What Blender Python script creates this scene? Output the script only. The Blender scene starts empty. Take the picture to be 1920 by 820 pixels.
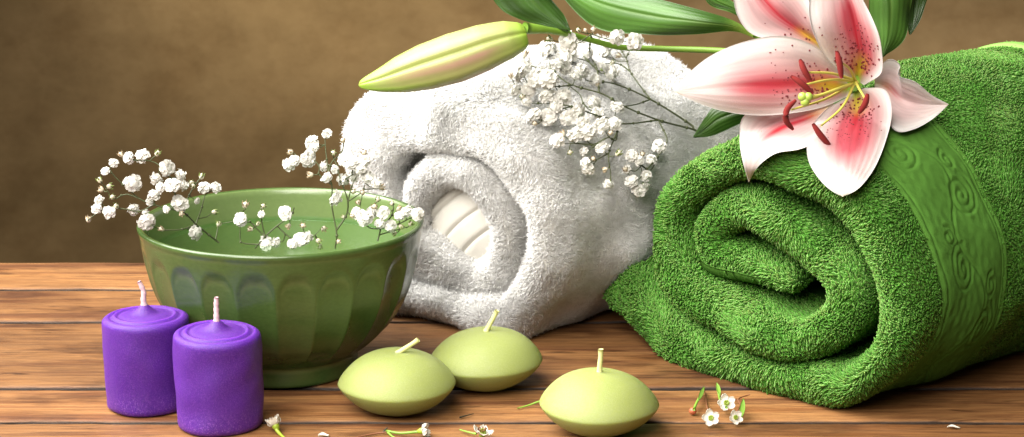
import bpy, math, random
import numpy as np
from mathutils import Vector
from mathutils.bvhtree import BVHTree

random.seed(7)
RNG = np.random.default_rng(11)
scene = bpy.context.scene
COL = scene.collection
CM = 0.01                                   # everything below is measured in centimetres

# ------------------------------------------------------------------ camera geometry (for measuring)
F, PITCH, CAMH = 4200.0, math.radians(14.0), 35.5
FW = np.array([0, math.cos(PITCH), -math.sin(PITCH)])
UP = np.array([0, math.sin(PITCH), math.cos(PITCH)])
RT = np.array([1.0, 0, 0])
CAM = np.array([0, 0, CAMH])


def ray(px, py):
    return FW + RT * ((px - 960) / F) + UP * ((410 - py) / F)


def on_y(px, py, Y):
    d = ray(px, py)
    return CAM + d * (Y / d[1])


def on_z(px, py, z=0.0):
    d = ray(px, py)
    return CAM + d * ((z - CAMH) / d[2])


def on_plane(px, py, p0, n):
    d = ray(px, py)
    return CAM + d * (np.dot(np.array(p0) - CAM, n) / np.dot(d, n))


# ------------------------------------------------------------------ helpers
def spline(pts, n=None, step=None, closed=False):
    """Catmull-Rom through pts, resampled evenly by arc length."""
    P = np.array(pts, float)
    A = np.vstack([2 * P[0] - P[1], P, 2 * P[-1] - P[-2]])
    out = []
    for i in range(1, len(A) - 2):
        p0, p1, p2, p3 = A[i - 1], A[i], A[i + 1], A[i + 2]
        t = np.linspace(0, 1, 24, endpoint=False)[:, None]
        out.append(0.5 * ((2 * p1) + (-p0 + p2) * t + (2 * p0 - 5 * p1 + 4 * p2 - p3) * t**2 + (-p0 + 3 * p1 - 3 * p2 + p3) * t**3))
    out.append(P[-1:])
    Q = np.vstack(out)
    d = np.r_[0, np.cumsum(np.linalg.norm(np.diff(Q, axis=0), axis=1))]
    if n is None:
        n = max(4, int(d[-1] / step))
    s = np.linspace(0, d[-1], n)
    return np.stack([np.interp(s, d, Q[:, k]) for k in range(Q.shape[1])], 1)


class Noise:
    """smooth vector noise: a sum of random waves"""

    def __init__(self, freq, seed, k=18, dim=3):
        r = np.random.default_rng(seed)
        v = r.normal(size=(k, dim))
        self.k = v / np.linalg.norm(v, axis=1)[:, None] * freq * r.uniform(0.5, 1.5, (k, 1))
        self.ph = r.uniform(0, 6.283, k)
        self.a = 1 / math.sqrt(k / 2)

    def __call__(self, P):
        return np.sin(np.asarray(P) @ self.k.T + self.ph).sum(-1) * self.a


class MB:
    """collects geometry (in cm, world or local) and links it as ONE mesh object"""

    def __init__(self):
        self.v, self.f, self.c, self.n = [], [], [], 0

    def add(self, V, faces, mat=0, col=None):
        V = np.asarray(V, float).reshape(-1, 3)
        for f in faces if isinstance(faces, (list, tuple)) and len(faces) and isinstance(faces[0], np.ndarray) else [np.asarray(faces)]:
            if len(f):
                self.f.append((f + self.n, mat))
        self.v.append(V)
        if col is None:
            col = np.ones((len(V), 3))
        self.c.append(np.broadcast_to(np.asarray(col, float), (len(V), 3)))
        self.n += len(V)
        return self

    def build(self, name, mats, parent=None, origin=(0, 0, 0), smooth=True, color=False):
        V = (np.vstack(self.v) - np.asarray(origin, float)) * CM
        me = bpy.data.meshes.new(name)
        me.vertices.add(len(V))
        me.vertices.foreach_set('co', V.ravel())
        tot = np.concatenate([np.full(len(f), f.shape[1]) for f, m in self.f])
        idx = np.concatenate([f.ravel() for f, m in self.f])
        mi = np.concatenate([np.full(len(f), m) for f, m in self.f])
        me.loops.add(len(idx))
        me.loops.foreach_set('vertex_index', idx.astype(np.int32))
        me.polygons.add(len(tot))
        me.polygons.foreach_set('loop_start', np.r_[0, np.cumsum(tot)[:-1]].astype(np.int32))
        me.polygons.foreach_set('material_index', mi.astype(np.int32))
        me.polygons.foreach_set('use_smooth', np.full(len(tot), smooth))
        if color:
            a = me.attributes.new('Col', 'FLOAT_COLOR', 'POINT')
            C = np.vstack(self.c)
            a.data.foreach_set('color', np.c_[C, np.ones(len(C))].ravel().astype(np.float32))
        me.update(calc_edges=True)
        me.validate()
        for m in mats if isinstance(mats, (list, tuple)) else [mats]:
            me.materials.append(m)
        o = bpy.data.objects.new(name, me)
        COL.objects.link(o)
        if parent:
            o.parent = parent
        else:
            o.location = np.asarray(origin) * CM
        return o


def empty(name, loc, label, cat, group=None, rot=(0, 0, 0)):
    o = bpy.data.objects.new(name, None)
    o.empty_display_size = 0.02
    COL.objects.link(o)
    o.location = np.asarray(loc) * CM
    o.rotation_euler = rot
    tag(o, label, cat, group)
    return o


def tag(o, label=None, cat=None, group=None, kind=None):
    if label: o['label'] = label
    if cat: o['category'] = cat
    if group: o['group'] = group
    if kind: o['kind'] = kind
    return o


def copy_tree(o, parent=None):
    c = o.copy()
    COL.objects.link(c)
    if parent:
        c.parent = parent
    for ch in list(o.children):
        copy_tree(ch, c)
    return c


def grid_faces(nu, nv, cu=False, cv=False):
    """quads of an nu x nv grid, index = i*nv + j"""
    I = np.arange(nu if cu else nu - 1)
    J = np.arange(nv if cv else nv - 1)
    i, j = np.meshgrid(I, J, indexing='ij')
    i2, j2 = (i + 1) % nu, (j + 1) % nv
    return np.stack([i * nv + j, i2 * nv + j, i2 * nv + j2, i * nv + j2], -1).reshape(-1, 4)


def tube(P, R, sides=6):
    P = np.asarray(P, float)
    n = len(P)
    R = np.broadcast_to(np.asarray(R, float), (n,))
    T = np.gradient(P, axis=0)
    T /= np.linalg.norm(T, axis=1)[:, None] + 1e-9
    ref = np.array([0, 0, 1.0]) if abs(T[0][2]) < 0.9 else np.array([1.0, 0, 0])
    A = np.cross(T, ref)
    A /= np.linalg.norm(A, axis=1)[:, None] + 1e-9
    B = np.cross(T, A)
    th = np.arange(sides) / sides * 2 * math.pi
    V = P[:, None] + R[:, None, None] * (A[:, None] * np.cos(th)[None, :, None] + B[:, None] * np.sin(th)[None, :, None])
    V = np.vstack([V.reshape(-1, 3), P[:1], P[-1:]])
    Q = grid_faces(n, sides, cv=True)
    k = np.arange(sides)
    t1 = np.stack([np.full(sides, n * sides), (k + 1) % sides, k], 1)
    t2 = np.stack([np.full(sides, n * sides + 1), (n - 1) * sides + k, (n - 1) * sides + (k + 1) % sides], 1)
    return V, [Q, t1, t2]


def sphere(c, r, nu=8, nv=10, squash=(1, 1, 1), rot=None):
    th = np.linspace(0, math.pi, nu)
    ph = np.arange(nv) / nv * 2 * math.pi
    V = np.stack([np.sin(th)[:, None] * np.cos(ph), np.sin(th)[:, None] * np.sin(ph), np.cos(th)[:, None] * np.ones(nv)], -1).reshape(-1, 3)
    V = V * np.asarray(squash) * r
    if rot is not None:
        V = V @ rot.T
    return V + np.asarray(c), [grid_faces(nu, nv, cv=True)]


def lathe(prof, n=64):
    prof = np.asarray(prof, float)
    th = np.arange(n) / n * 2 * math.pi
    V = np.stack([prof[:, 0:1] * np.cos(th), prof[:, 0:1] * np.sin(th), prof[:, 1:2] * np.ones(n)], -1)
    return V, grid_faces(len(prof), n, cv=True)


def sheet(G, thick, colf=None):
    """grid of points -> thin solid sheet"""
    nu, nv = G.shape[:2]
    du = np.gradient(G, axis=0)
    dv = np.gradient(G, axis=1)
    N = np.cross(du, dv)
    N /= np.linalg.norm(N, axis=-1)[..., None] + 1e-9
    th = np.asarray(thick)
    if th.ndim == 2:
        th = th[..., None]
    A = (G + N * th / 2).reshape(-1, 3)
    B = (G - N * th / 2).reshape(-1, 3)
    q = grid_faces(nu, nv)
    n = nu * nv
    id_ = np.arange(n).reshape(nu, nv)
    loop = np.concatenate([id_[0, :-1], id_[:-1, -1], id_[-1, :0:-1], id_[:0:-1, 0]])
    nxt = np.roll(loop, -1)
    rim = np.stack([loop, nxt, nxt + n, loop + n], 1)
    return np.vstack([A, B]), [q, q[:, ::-1] + n, rim[:, ::-1]], N


def frame_to(d):
    """rotation matrix taking +z to d"""
    d = np.asarray(d, float)
    d = d / np.linalg.norm(d)
    a = np.cross(d, [0, 0, 1.0] if abs(d[2]) < 0.9 else [1.0, 0, 0])
    a /= np.linalg.norm(a)
    return np.stack([a, np.cross(d, a), d], 1)


# ------------------------------------------------------------------ materials
def lin(r, g, b):
    f = lambda c: ((c / 255 + 0.055) / 1.055) ** 2.4 if c > 10 else c / 255 / 12.92
    return (f(r), f(g), f(b), 1)


class NT:
    def __init__(self, name):
        self.m = bpy.data.materials.new(name)
        self.m.use_nodes = True
        self.t = self.m.node_tree
        self.p = self.t.nodes['Principled BSDF']

    def n(self, kind, **kw):
        nd = self.t.nodes.new(kind)
        for k, v in kw.items():
            if k.startswith('i_'):
                nd.inputs[k[2:].replace('_', ' ')].default_value = v
            else:
                setattr(nd, k, v)
        return nd

    def l(self, a, b):
        self.t.links.new(a, b)

    def set(self, **kw):
        for k, v in kw.items():
            self.p.inputs[k.replace('_', ' ')].default_value = v
        return self

    def ramp(self, fac, stops):
        r = self.n('ShaderNodeValToRGB')
        e = r.color_ramp.elements
        while len(e) < len(stops):
            e.new(0.5)
        for el, (p, c) in zip(e, stops):
            el.position = p
            el.color = c if len(c) == 4 else (*c, 1)
        self.l(fac, r.inputs['Fac'])
        return r.outputs['Color']

    def noise(self, scale, detail=4, rough=0.5, vec=None, dist=0.0):
        nd = self.n('ShaderNodeTexNoise')
        nd.inputs['Scale'].default_value = scale
        nd.inputs['Detail'].default_value = detail
        nd.inputs['Roughness'].default_value = rough
        nd.inputs['Distortion'].default_value = dist
        if vec is not None:
            self.l(vec, nd.inputs['Vector'])
        return nd.outputs['Fac']

    def mapping(self, scale, coord='Object', loc=(0, 0, 0)):
        tc = self.n('ShaderNodeTexCoord')
        mp = self.n('ShaderNodeMapping')
        mp.inputs['Scale'].default_value = scale
        mp.inputs['Location'].default_value = loc
        self.l(tc.outputs[coord], mp.inputs['Vector'])
        return mp.outputs['Vector']

    def mix(self, a, b, fac, mode='MIX'):
        nd = self.n('ShaderNodeMix', data_type='RGBA', blend_type=mode)
        for s, v in (('Factor', fac), ('A', a), ('B', b)):
            sock = [i for i in nd.inputs if i.name == s and (i.type == ('VALUE' if s == 'Factor' else 'RGBA'))][0]
            if hasattr(v, 'is_output'):
                self.l(v, sock)
            else:
                sock.default_value = v
        return [o for o in nd.outputs if o.type == 'RGBA'][0]

    def bump(self, h, strength, dist=0.001):
        b = self.n('ShaderNodeBump')
        b.inputs['Strength'].default_value = strength
        b.inputs['Distance'].default_value = dist
        self.l(h, b.inputs['Height'])
        self.l(b.outputs['Normal'], self.p.inputs['Normal'])

    def attr(self, name='Col'):
        a = self.n('ShaderNodeAttribute')
        a.attribute_name = name
        return a.outputs['Color']


def terry_mat(name, col, sheen, sss=0.0, soft=0.0):
    t = NT(name)
    c = t.mix(col, t.attr(), 1.0, 'MULTIPLY')
    v = t.noise(45, 3, 0.6)
    c2 = t.mix(c, t.ramp(v, [(0.3, (0.82, 0.82, 0.8)), (0.7, (1, 1, 1))]), 1.0, 'MULTIPLY')
    t.l(c2, t.p.inputs['Base Color'])
    t.set(Roughness=0.9, Sheen_Weight=sheen, Sheen_Roughness=0.5)
    if soft:
        t.p.inputs['Subsurface Weight'].default_value = soft
        t.p.inputs['Subsurface Radius'].default_value = (0.005, 0.005, 0.0045)
        t.p.inputs['Subsurface Scale'].default_value = 1.0
    t.p.inputs['Specular IOR Level'].default_value = 0.15
    if sss:
        out = [n for n in t.t.nodes if n.type == 'OUTPUT_MATERIAL'][0]
        tr = t.n('ShaderNodeBsdfTranslucent')
        t.l(c2, tr.inputs['Color'])
        ms = t.n('ShaderNodeMixShader')
        ms.inputs['Fac'].default_value = sss
        t.l(t.p.outputs[0], ms.inputs[1])
        t.l(tr.outputs[0], ms.inputs[2])
        t.l(ms.outputs[0], out.inputs['Surface'])
    return t.m


def simple(name, col, rough=0.5, **kw):
    t = NT(name)
    wb = kw.pop('wbump', 0)
    v = t.noise(kw.pop('nscale', 300), 4, 0.6)
    k = kw.pop('var', 0.18)
    if wb:
        t.bump(t.noise(1100, 3, 0.6), wb, 0.0008)
        t.p.inputs['Specular IOR Level'].default_value = 0.1
    c = t.mix(col, t.ramp(v, [(0.3, (1 - k,) * 3), (0.7, (1, 1, 1))]), 1.0, 'MULTIPLY')
    t.l(c, t.p.inputs['Base Color'])
    t.set(Roughness=rough, **kw)
    return t.m


def vcol_mat(name, rough=0.45, vein=0.0, sss=0.0, trans=0.0, coat=0.0):
    t = NT(name)
    v = t.noise(260, 4, 0.6)
    c = t.mix(t.attr(), t.ramp(v, [(0.3, (0.9, 0.9, 0.9)), (0.7, (1, 1, 1))]), 1.0, 'MULTIPLY')
    t.l(c, t.p.inputs['Base Color'])
    t.set(Roughness=rough)
    if sss:
        t.p.inputs['Subsurface Weight'].default_value = sss
        t.p.inputs['Subsurface Radius'].default_value = (0.004, 0.003, 0.002)
        t.p.inputs['Subsurface Scale'].default_value = 0.6
    if coat:
        t.p.inputs['Coat Weight'].default_value = coat
    if vein:
        t.bump(t.noise(420, 3, 0.5), vein, 0.0006)
    if trans:
        out = [n for n in t.t.nodes if n.type == 'OUTPUT_MATERIAL'][0]
        tr = t.n('ShaderNodeBsdfTranslucent')
        t.l(c, tr.inputs['Color'])
        ms = t.n('ShaderNodeMixShader')
        ms.inputs['Fac'].default_value = trans
        t.l(t.p.outputs[0], ms.inputs[1])
        t.l(tr.outputs[0], ms.inputs[2])
        t.l(ms.outputs[0], out.inputs['Surface'])
    return t.m


def wax_mat(name, col, mottle, rough, radius, bloom=False):
    t = NT(name)
    v = t.noise(90, 5, 0.65)
    c = t.mix(col, mottle, t.ramp(v, [(0.45, (0, 0, 0)), (0.75, (1, 1, 1))]))
    if bloom:                               # powdery wax bloom near the foot of the candle
        tc = t.n('ShaderNodeTexCoord')
        sx = t.n('ShaderNodeSeparateXYZ')
        t.l(tc.outputs['Object'], sx.inputs[0])
        mr = t.n('ShaderNodeMapRange')
        mr.inputs['From Min'].default_value = 0.015
        mr.inputs['From Max'].default_value = 0.006
        t.l(sx.outputs['Z'], mr.inputs['Value'])
        nb = t.ramp(t.noise(75, 8, 0.75), [(0.50, (0, 0, 0)), (0.60, (0.8, 0.8, 0.8))])
        mm = t.n('ShaderNodeMath', operation='MULTIPLY')
        t.l(mr.outputs[0], mm.inputs[0])
        t.l(t.mix(nb, t.ramp(t.noise(38, 3, 0.5), [(0.45, (0, 0, 0)), (0.6, (1, 1, 1))]), 1.0, 'MULTIPLY'), mm.inputs[1])
        c = t.mix(c, (0.24, 0.10, 0.36, 1), mm.outputs[0])
        sp = t.ramp(t.noise(700, 2, 0.5), [(0.73, (0, 0, 0)), (0.78, (0.55, 0.55, 0.55))])
        c = t.mix(c, (0.45, 0.3, 0.62, 1), sp)
    t.l(c, t.p.inputs['Base Color'])
    t.set(Roughness=rough)
    t.p.inputs['Subsurface Weight'].default_value = 0.8
    t.p.inputs['Specular IOR Level'].default_value = 0.3
    t.p.inputs['Subsurface Radius'].default_value = radius
    t.p.inputs['Subsurface Scale'].default_value = 1.0
    t.bump(t.noise(110, 4, 0.5), 0.28, 0.0014)
    return t.m


def wood_mat():
    t = NT('aged_wood')
    a = t.attr()                            # per-plank random offset + tone
    tc = t.n('ShaderNodeTexCoord')
    off = t.n('ShaderNodeVectorMath', operation='MULTIPLY_ADD')
    t.l(a, off.inputs[0])
    off.inputs[1].default_value = (9.0, 5.0, 7.0)
    t.l(tc.outputs['Object'], off.inputs[2])

    def mp(s):
        m = t.n('ShaderNodeMapping')
        m.inputs['Scale'].default_value = s
        t.l(off.outputs[0], m.inputs['Vector'])
        return m.outputs['Vector']
    broad = t.noise(1, 7, 0.68, mp((3.5, 60, 30)), 0.9)
    fine = t.noise(1, 9, 0.78, mp((24, 380, 200)), 0.9)
    fibre = t.noise(1, 4, 0.65, mp((110, 1300, 600)))
    blot = t.noise(1, 4, 0.6, mp((14, 40, 30)))
    c = t.ramp(broad, [(0.28, lin(66, 38, 21)), (0.40, lin(108, 69, 41)), (0.52, lin(143, 102, 62)), (0.62, lin(118, 77, 43)), (0.74, lin(82, 46, 26))])
    c = t.mix(c, t.ramp(fine, [(0.34, (0.34, 0.28, 0.24)), (0.5, (0.95, 0.95, 0.95)), (0.66, (1.22, 1.2, 1.16))]), 0.9, 'MULTIPLY')
    c = t.mix(c, t.ramp(fibre, [(0.3, (0.72, 0.7, 0.68)), (0.6, (1, 1, 1))]), 0.7, 'MULTIPLY')
    c = t.mix(c, t.ramp(blot, [(0.34, (0.36, 0.28, 0.22)), (0.46, (1, 1, 1))]), 0.8, 'MULTIPLY')
    dash = t.noise(1, 3, 0.6, mp((26, 150, 60)), 0.4)
    c = t.mix(c, t.ramp(dash, [(0.27, (0.22, 0.15, 0.1)), (0.36, (1, 1, 1))]), 0.9, 'MULTIPLY')
    kn = t.n('ShaderNodeTexVoronoi', feature='F1')
    kn.inputs['Scale'].default_value = 1.0
    t.l(mp((9, 26, 20)), kn.inputs['Vector'])
    knot = t.ramp(kn.outputs['Distance'], [(0.04, (0.25, 0.17, 0.11)), (0.10, (0.6, 0.5, 0.42)), (0.2, (1, 1, 1))])
    c = t.mix(c, knot, 0.85, 'MULTIPLY')
    stain = t.noise(1, 5, 0.65, mp((5, 12, 8)), 0.5)
    c = t.mix(c, t.ramp(stain, [(0.35, (0.62, 0.55, 0.48)), (0.5, (1, 1, 1)), (0.68, (1.18, 1.14, 1.06))]), 0.8, 'MULTIPLY')
    hs = t.n('ShaderNodeSeparateColor')
    t.l(a, hs.inputs[0])
    mr = t.n('ShaderNodeMapRange')
    mr.inputs['To Min'].default_value = 0.78
    mr.inputs['To Max'].default_value = 1.22
    t.l(hs.outputs[0], mr.inputs['Value'])
    c = t.mix(c, mr.outputs[0], 1.0, 'MULTIPLY')
    # old dirt packed into the joints between planks
    sx = t.n('ShaderNodeSeparateXYZ')
    t.l(tc.outputs['Object'], sx.inputs[0])
    md = t.n('ShaderNodeMapRange')
    md.inputs['From Min'].default_value = -0.0012
    md.inputs['From Max'].default_value = -0.0003
    t.l(sx.outputs['Z'], md.inputs['Value'])
    c = t.mix((0.02, 0.010, 0.005, 1), c, md.outputs[0])
    t.l(c, t.p.inputs['Base Color'])
    r = t.ramp(fine, [(0.3, (0.6,) * 3), (0.7, (0.42,) * 3)])
    t.l(r, t.p.inputs['Roughness'])
    t.p.inputs['Specular IOR Level'].default_value = 0.35
    h = t.n('ShaderNodeMath', operation='ADD')
    t.l(fine, h.inputs[0])
    t.l(fibre, h.inputs[1])
    t.bump(h.outputs[0], 0.35, 0.0012)
    return t.m


def wall_mat():
    t = NT('mottled_plaster')
    v1 = t.noise(5.5, 6, 0.65, None, 0.4)
    v2 = t.noise(38, 6, 0.7)
    v3 = t.noise(170, 4, 0.7)
    c = t.ramp(v1, [(0.3, lin(108, 88, 56)), (0.5, lin(146, 120, 82)), (0.7, lin(180, 150, 106))])
    c = t.mix(c, t.ramp(v2, [(0.34, (0.80, 0.76, 0.71)), (0.55, (1, 1, 1)), (0.8, (1.0, 1.0, 0.96))]), 1.0, 'MULTIPLY')
    c = t.mix(c, t.ramp(v3, [(0.3, (0.86, 0.84, 0.82)), (0.6, (1, 1, 1))]), 0.7, 'MULTIPLY')
    t.l(c, t.p.inputs['Base Color'])
    t.set(Roughness=0.85)
    t.p.inputs['Specular IOR Level'].default_value = 0.2
    t.bump(v2, 0.15, 0.003)
    return t.m


def ceramic_mat(name='green_glaze', k=1.0):
    t = NT(name)
    v = t.noise(60, 4, 0.6)
    c = t.ramp(v, [(0.3, (0.042, 0.076, 0.018, 1)), (0.7, (0.053, 0.092, 0.023, 1))])
    # thin glaze on edges: the clay shows paler at the rim and the ridges
    g = t.n('ShaderNodeNewGeometry')
    pt = t.ramp(g.outputs['Pointiness'], [(0.5, (0, 0, 0)), (0.58, (0.7, 0.7, 0.7))])
    c = t.mix(c, (0.34, 0.37, 0.14, 1), pt)
    if k != 1.0:  # same glaze inside the bowl, its direct light painted in as a paler colour
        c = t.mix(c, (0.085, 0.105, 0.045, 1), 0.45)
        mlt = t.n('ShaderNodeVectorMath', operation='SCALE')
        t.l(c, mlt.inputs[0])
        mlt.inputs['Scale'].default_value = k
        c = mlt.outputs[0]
    t.l(c, t.p.inputs['Base Color'])
    t.set(Roughness=0.25)
    t.p.inputs['Coat Weight'].default_value = 0.12
    t.p.inputs['Coat Roughness'].default_value = 0.12
    t.bump(t.noise(35, 2, 0.5), 0.05, 0.002)
    return t.m


def water_mat():
    t = NT('clear_water')
    out = [n for n in t.t.nodes if n.type == 'OUTPUT_MATERIAL'][0]
    gl = t.n('ShaderNodeBsdfGlass')
    gl.inputs['IOR'].default_value = 1.33
    gl.inputs['Roughness'].default_value = 0.0
    gl.inputs['Color'].default_value = (0.93, 1, 0.93, 1)
    tr = t.n('ShaderNodeBsdfTransparent')
    tr.inputs['Color'].default_value = (0.9, 1, 0.9, 1)
    gs = t.n('ShaderNodeBsdfGlossy')
    gs.inputs['Roughness'].default_value = 0.02
    fr = t.n('ShaderNodeFresnel')
    fr.inputs['IOR'].default_value = 1.08
    b = t.n('ShaderNodeBump')
    b.inputs['Strength'].default_value = 0.12
    b.inputs['Distance'].default_value = 0.002
    t.l(t.noise(70, 2, 0.5), b.inputs['Height'])
    t.l(b.outputs['Normal'], gs.inputs['Normal'])
    t.l(b.outputs['Normal'], fr.inputs['Normal'])
    ms = t.n('ShaderNodeMixShader')
    ms.inputs['Fac'].default_value = 0.09
    t.l(tr.outputs[0], ms.inputs[1])
    t.l(gs.outputs[0], ms.inputs[2])
    t.l(ms.outputs[0], out.inputs['Surface'])
    return t.m


M = {
    'wood': wood_mat(), 'wall': wall_mat(), 'ceramic': ceramic_mat(), 'ceramic_lit_inside': ceramic_mat('green_glaze_lit', 1.75), 'water': water_mat(),
    'green_terry': terry_mat('green_terry', (0.076, 0.265, 0.024, 1), 0.02, 0.25, 0.25),
    'white_terry': terry_mat('white_terry', (0.98, 0.972, 0.955, 1), 0.05, 0.14, 0.75),
    'green_weave': simple('green_weave', (0.10, 0.255, 0.036, 1), 0.95, nscale=1500, var=0.5, wbump=0.8),
    'green_hem': simple('green_hem', (0.20, 0.40, 0.07, 1), 0.75, nscale=900, var=0.2),
    'white_weave': simple('white_weave', (0.66, 0.63, 0.57, 1), 0.9, nscale=900, var=0.25, wbump=0.5),
    'purple': wax_mat('purple_wax', (0.068, 0.011, 0.205, 1), (0.15, 0.042, 0.30, 1), 0.48, (0.006, 0.002, 0.010), True),
    'lime': wax_mat('pale_green_wax', (0.245, 0.285, 0.085, 1), (0.30, 0.335, 0.13, 1), 0.42, (0.006, 0.006, 0.002)),
    'pink_wick': simple('waxed_wick', (0.62, 0.42, 0.45, 1), 0.7, nscale=1200),
    'pale_wick': simple('pale_wick', (0.66, 0.66, 0.28, 1), 0.7, nscale=1200),
    'petal': vcol_mat('lily_petal', 0.58, 0.35, 0.12, 0.22),
    'papilla': simple('dark_red_papilla', (0.16, 0.004, 0.012, 1), 0.4),
    'anther': simple('rust_anther', (0.20, 0.008, 0.006, 1), 0.95, nscale=900, var=0.5),
    'filament': simple('yellow_filament', (0.60, 0.56, 0.10, 1), 0.45),
    'stigma': simple('green_stigma', (0.36, 0.50, 0.08, 1), 0.35),
    'leaf': vcol_mat('glossy_leaf', 0.34, 0.2, 0.0, 0.12),
    'stem': simple('fresh_stem', (0.20, 0.36, 0.04, 1), 0.45),
    'thin_stem': simple('olive_stem', (0.055, 0.068, 0.02, 1), 0.6),
    'brown_stem': simple('brown_stem', (0.20, 0.075, 0.03, 1), 0.6),
    'bud': vcol_mat('lily_bud_skin', 0.45, 0.2, 0.15),
    'breath': vcol_mat('white_blossom', 0.7, 0.0, 0.0, 0.28),
    'calyx': simple('calyx', (0.17, 0.22, 0.055, 1), 0.6),
    'dry_bud': simple('dry_bud', (0.50, 0.38, 0.24, 1), 0.7, var=0.4),
    'wax_petal': vcol_mat('waxflower_petal', 0.5, 0.0, 0.1, 0.15),
    'wax_green': simple('waxflower_cup', (0.30, 0.40, 0.035, 1), 0.4),
    'red_bud': simple('red_bud', (0.45, 0.12, 0.05, 1), 0.4),
    'twig': simple('dark_twig', (0.03, 0.025, 0.012, 1), 0.8),
}

# ------------------------------------------------------------------ setting: table, backdrop
BACK = 131.6
seams = [60.0, 71, 82.5, 90.2, 96.4, 102.0, 107.2, 118.8, 125.4, BACK]
mb = MB()
r = np.random.default_rng(3)
for k in range(len(seams) - 1):
    y0, y1 = seams[k] + 0.17, seams[k + 1] - 0.17
    top = 0.0 - 0.02 * (k % 2)
    # cross-section with worn, rounded edges, slightly wavy along the plank
    nx = 160
    xs = np.linspace(-75, 75, nx)
    prof = [(y0, -2.2), (y0, -0.4), (y0 + .03, -0.10), (y0 + .09, -0.02), (y0 + .3, 0.0)]
    prof += [(y0 + (y1 - y0) * f, 0) for f in (0.2, 0.4, 0.6, 0.8)]
    prof += [(y1 - .3, 0.0), (y1 - .09, -0.02), (y1 - .03, -0.10), (y1, -0.4), (y1, -2.2)]
    G = np.zeros((nx, len(prof), 3))
    for j, (y, z) in enumerate(prof):
        w = 0.05 * Noise(0.5, 70 + k * 2 + (y > (y0 + y1) / 2), dim=1)(xs[:, None]) + 0.035 * np.sin(xs * 0.9 + k * 3 + (y > (y0 + y1) / 2) * 2) + 0.03 * np.sin(xs * 2.3 + k) + r.normal(0, 0.012, nx)
        edge = 1.0 if j in (0, 1, 2, 3, len(prof) - 4, len(prof) - 3, len(prof) - 2, len(prof) - 1) else 0.0
        G[:, j] = np.stack([xs, y + w * edge, np.full(nx, z + top)], 1)
    f = grid_faces(nx, len(prof))[:, ::-1]
    mb.add(G.reshape(-1, 3), [f], 0, r.uniform(0, 1, 3))
# the sub-board below the gaps
V = np.array([[x, y, z] for x in (-75, 75) for y in (60, BACK - .3) for z in (-3.2, -2.0)], float)
bf = np.array([[0, 1, 3, 2], [4, 6, 7, 5], [0, 4, 5, 1], [2, 3, 7, 6], [0, 2, 6, 4], [1, 5, 7, 3]])
mb.add(V, [bf], 0, (0.2, 0.4, 0.1))
tag(mb.build('tabletop', M['wood'], color=True), kind='structure', label='old orange brown wooden planks laid side by side', cat='tabletop')

mb = MB()
nx, nz = 60, 40
xs, zs = np.linspace(-170, 170, nx), np.linspace(-90, 150, nz)
G = np.array([[[x, 215.0, z] for z in zs] for x in xs])
V, fs, _ = sheet(G, 2.0)
mb.add(V, fs)
tag(mb.build('wall', M['wall']), kind='structure', label='mottled golden brown plaster wall behind the table', cat='wall')


# ------------------------------------------------------------------ towels
def tufts(mb, P, N, length, width, lean, tone, rnd=0.26, thick=True):
    """short bent yarn loops standing on points P"""
    n = len(P)
    r = RNG
    D = N + lean + r.normal(0, rnd, (n, 3))
    D /= np.linalg.norm(D, axis=1)[:, None]
    A = np.cross(D, r.normal(size=(n, 3)))
    A /= np.linalg.norm(A, axis=1)[:, None] + 1e-9
    B = np.cross(D, A)
    L = length * r.uniform(0.7, 1.3, n)
    W = width * r.uniform(0.75, 1.25, n)
    bend = (lean * 0.9 + r.normal(0, rnd * 1.5, (n, 3)))
    rings = []
    tr_ = ((-0.15, 0.8), (0.4, 1.0), (0.85, 0.95)) if thick else ((-0.1, 1.0), (0.6, 0.95))
    nr = len(tr_)
    for t, rr in tr_:
        c = P + D * (L * t)[:, None] + bend * (L * max(t, 0) ** 2 * 0.6)[:, None]
        for k in range(3):
            a = 2 * math.pi * k / 3 + t * 1.2
            rings.append(c + (A * math.cos(a) + B * math.sin(a)) * (W * rr)[:, None])
    tip = P + D * (L * 1.0)[:, None] + bend * (L * 0.6)[:, None]
    V = np.stack(rings + [tip], 1)
    base = (np.arange(n) * (nr * 3 + 1))[:, None]
    q, tr = [], []
    for i in range(nr - 1):
        for k in range(3):
            q.append(base + np.array([i * 3 + k, i * 3 + (k + 1) % 3, i * 3 + 3 + (k + 1) % 3, i * 3 + 3 + k]))
    for k in range(3):
        tr.append(base + np.array([nr * 3 - 3 + k, nr * 3 - 3 + (k + 1) % 3, nr * 3]))
    col = np.repeat(np.broadcast_to(np.asarray(tone), (n,)), nr * 3 + 1)[:, None] * np.ones(3)
    mb.add(V.reshape(-1, 3), [np.concatenate(q), np.concatenate(tr)], 0, col)


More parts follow.
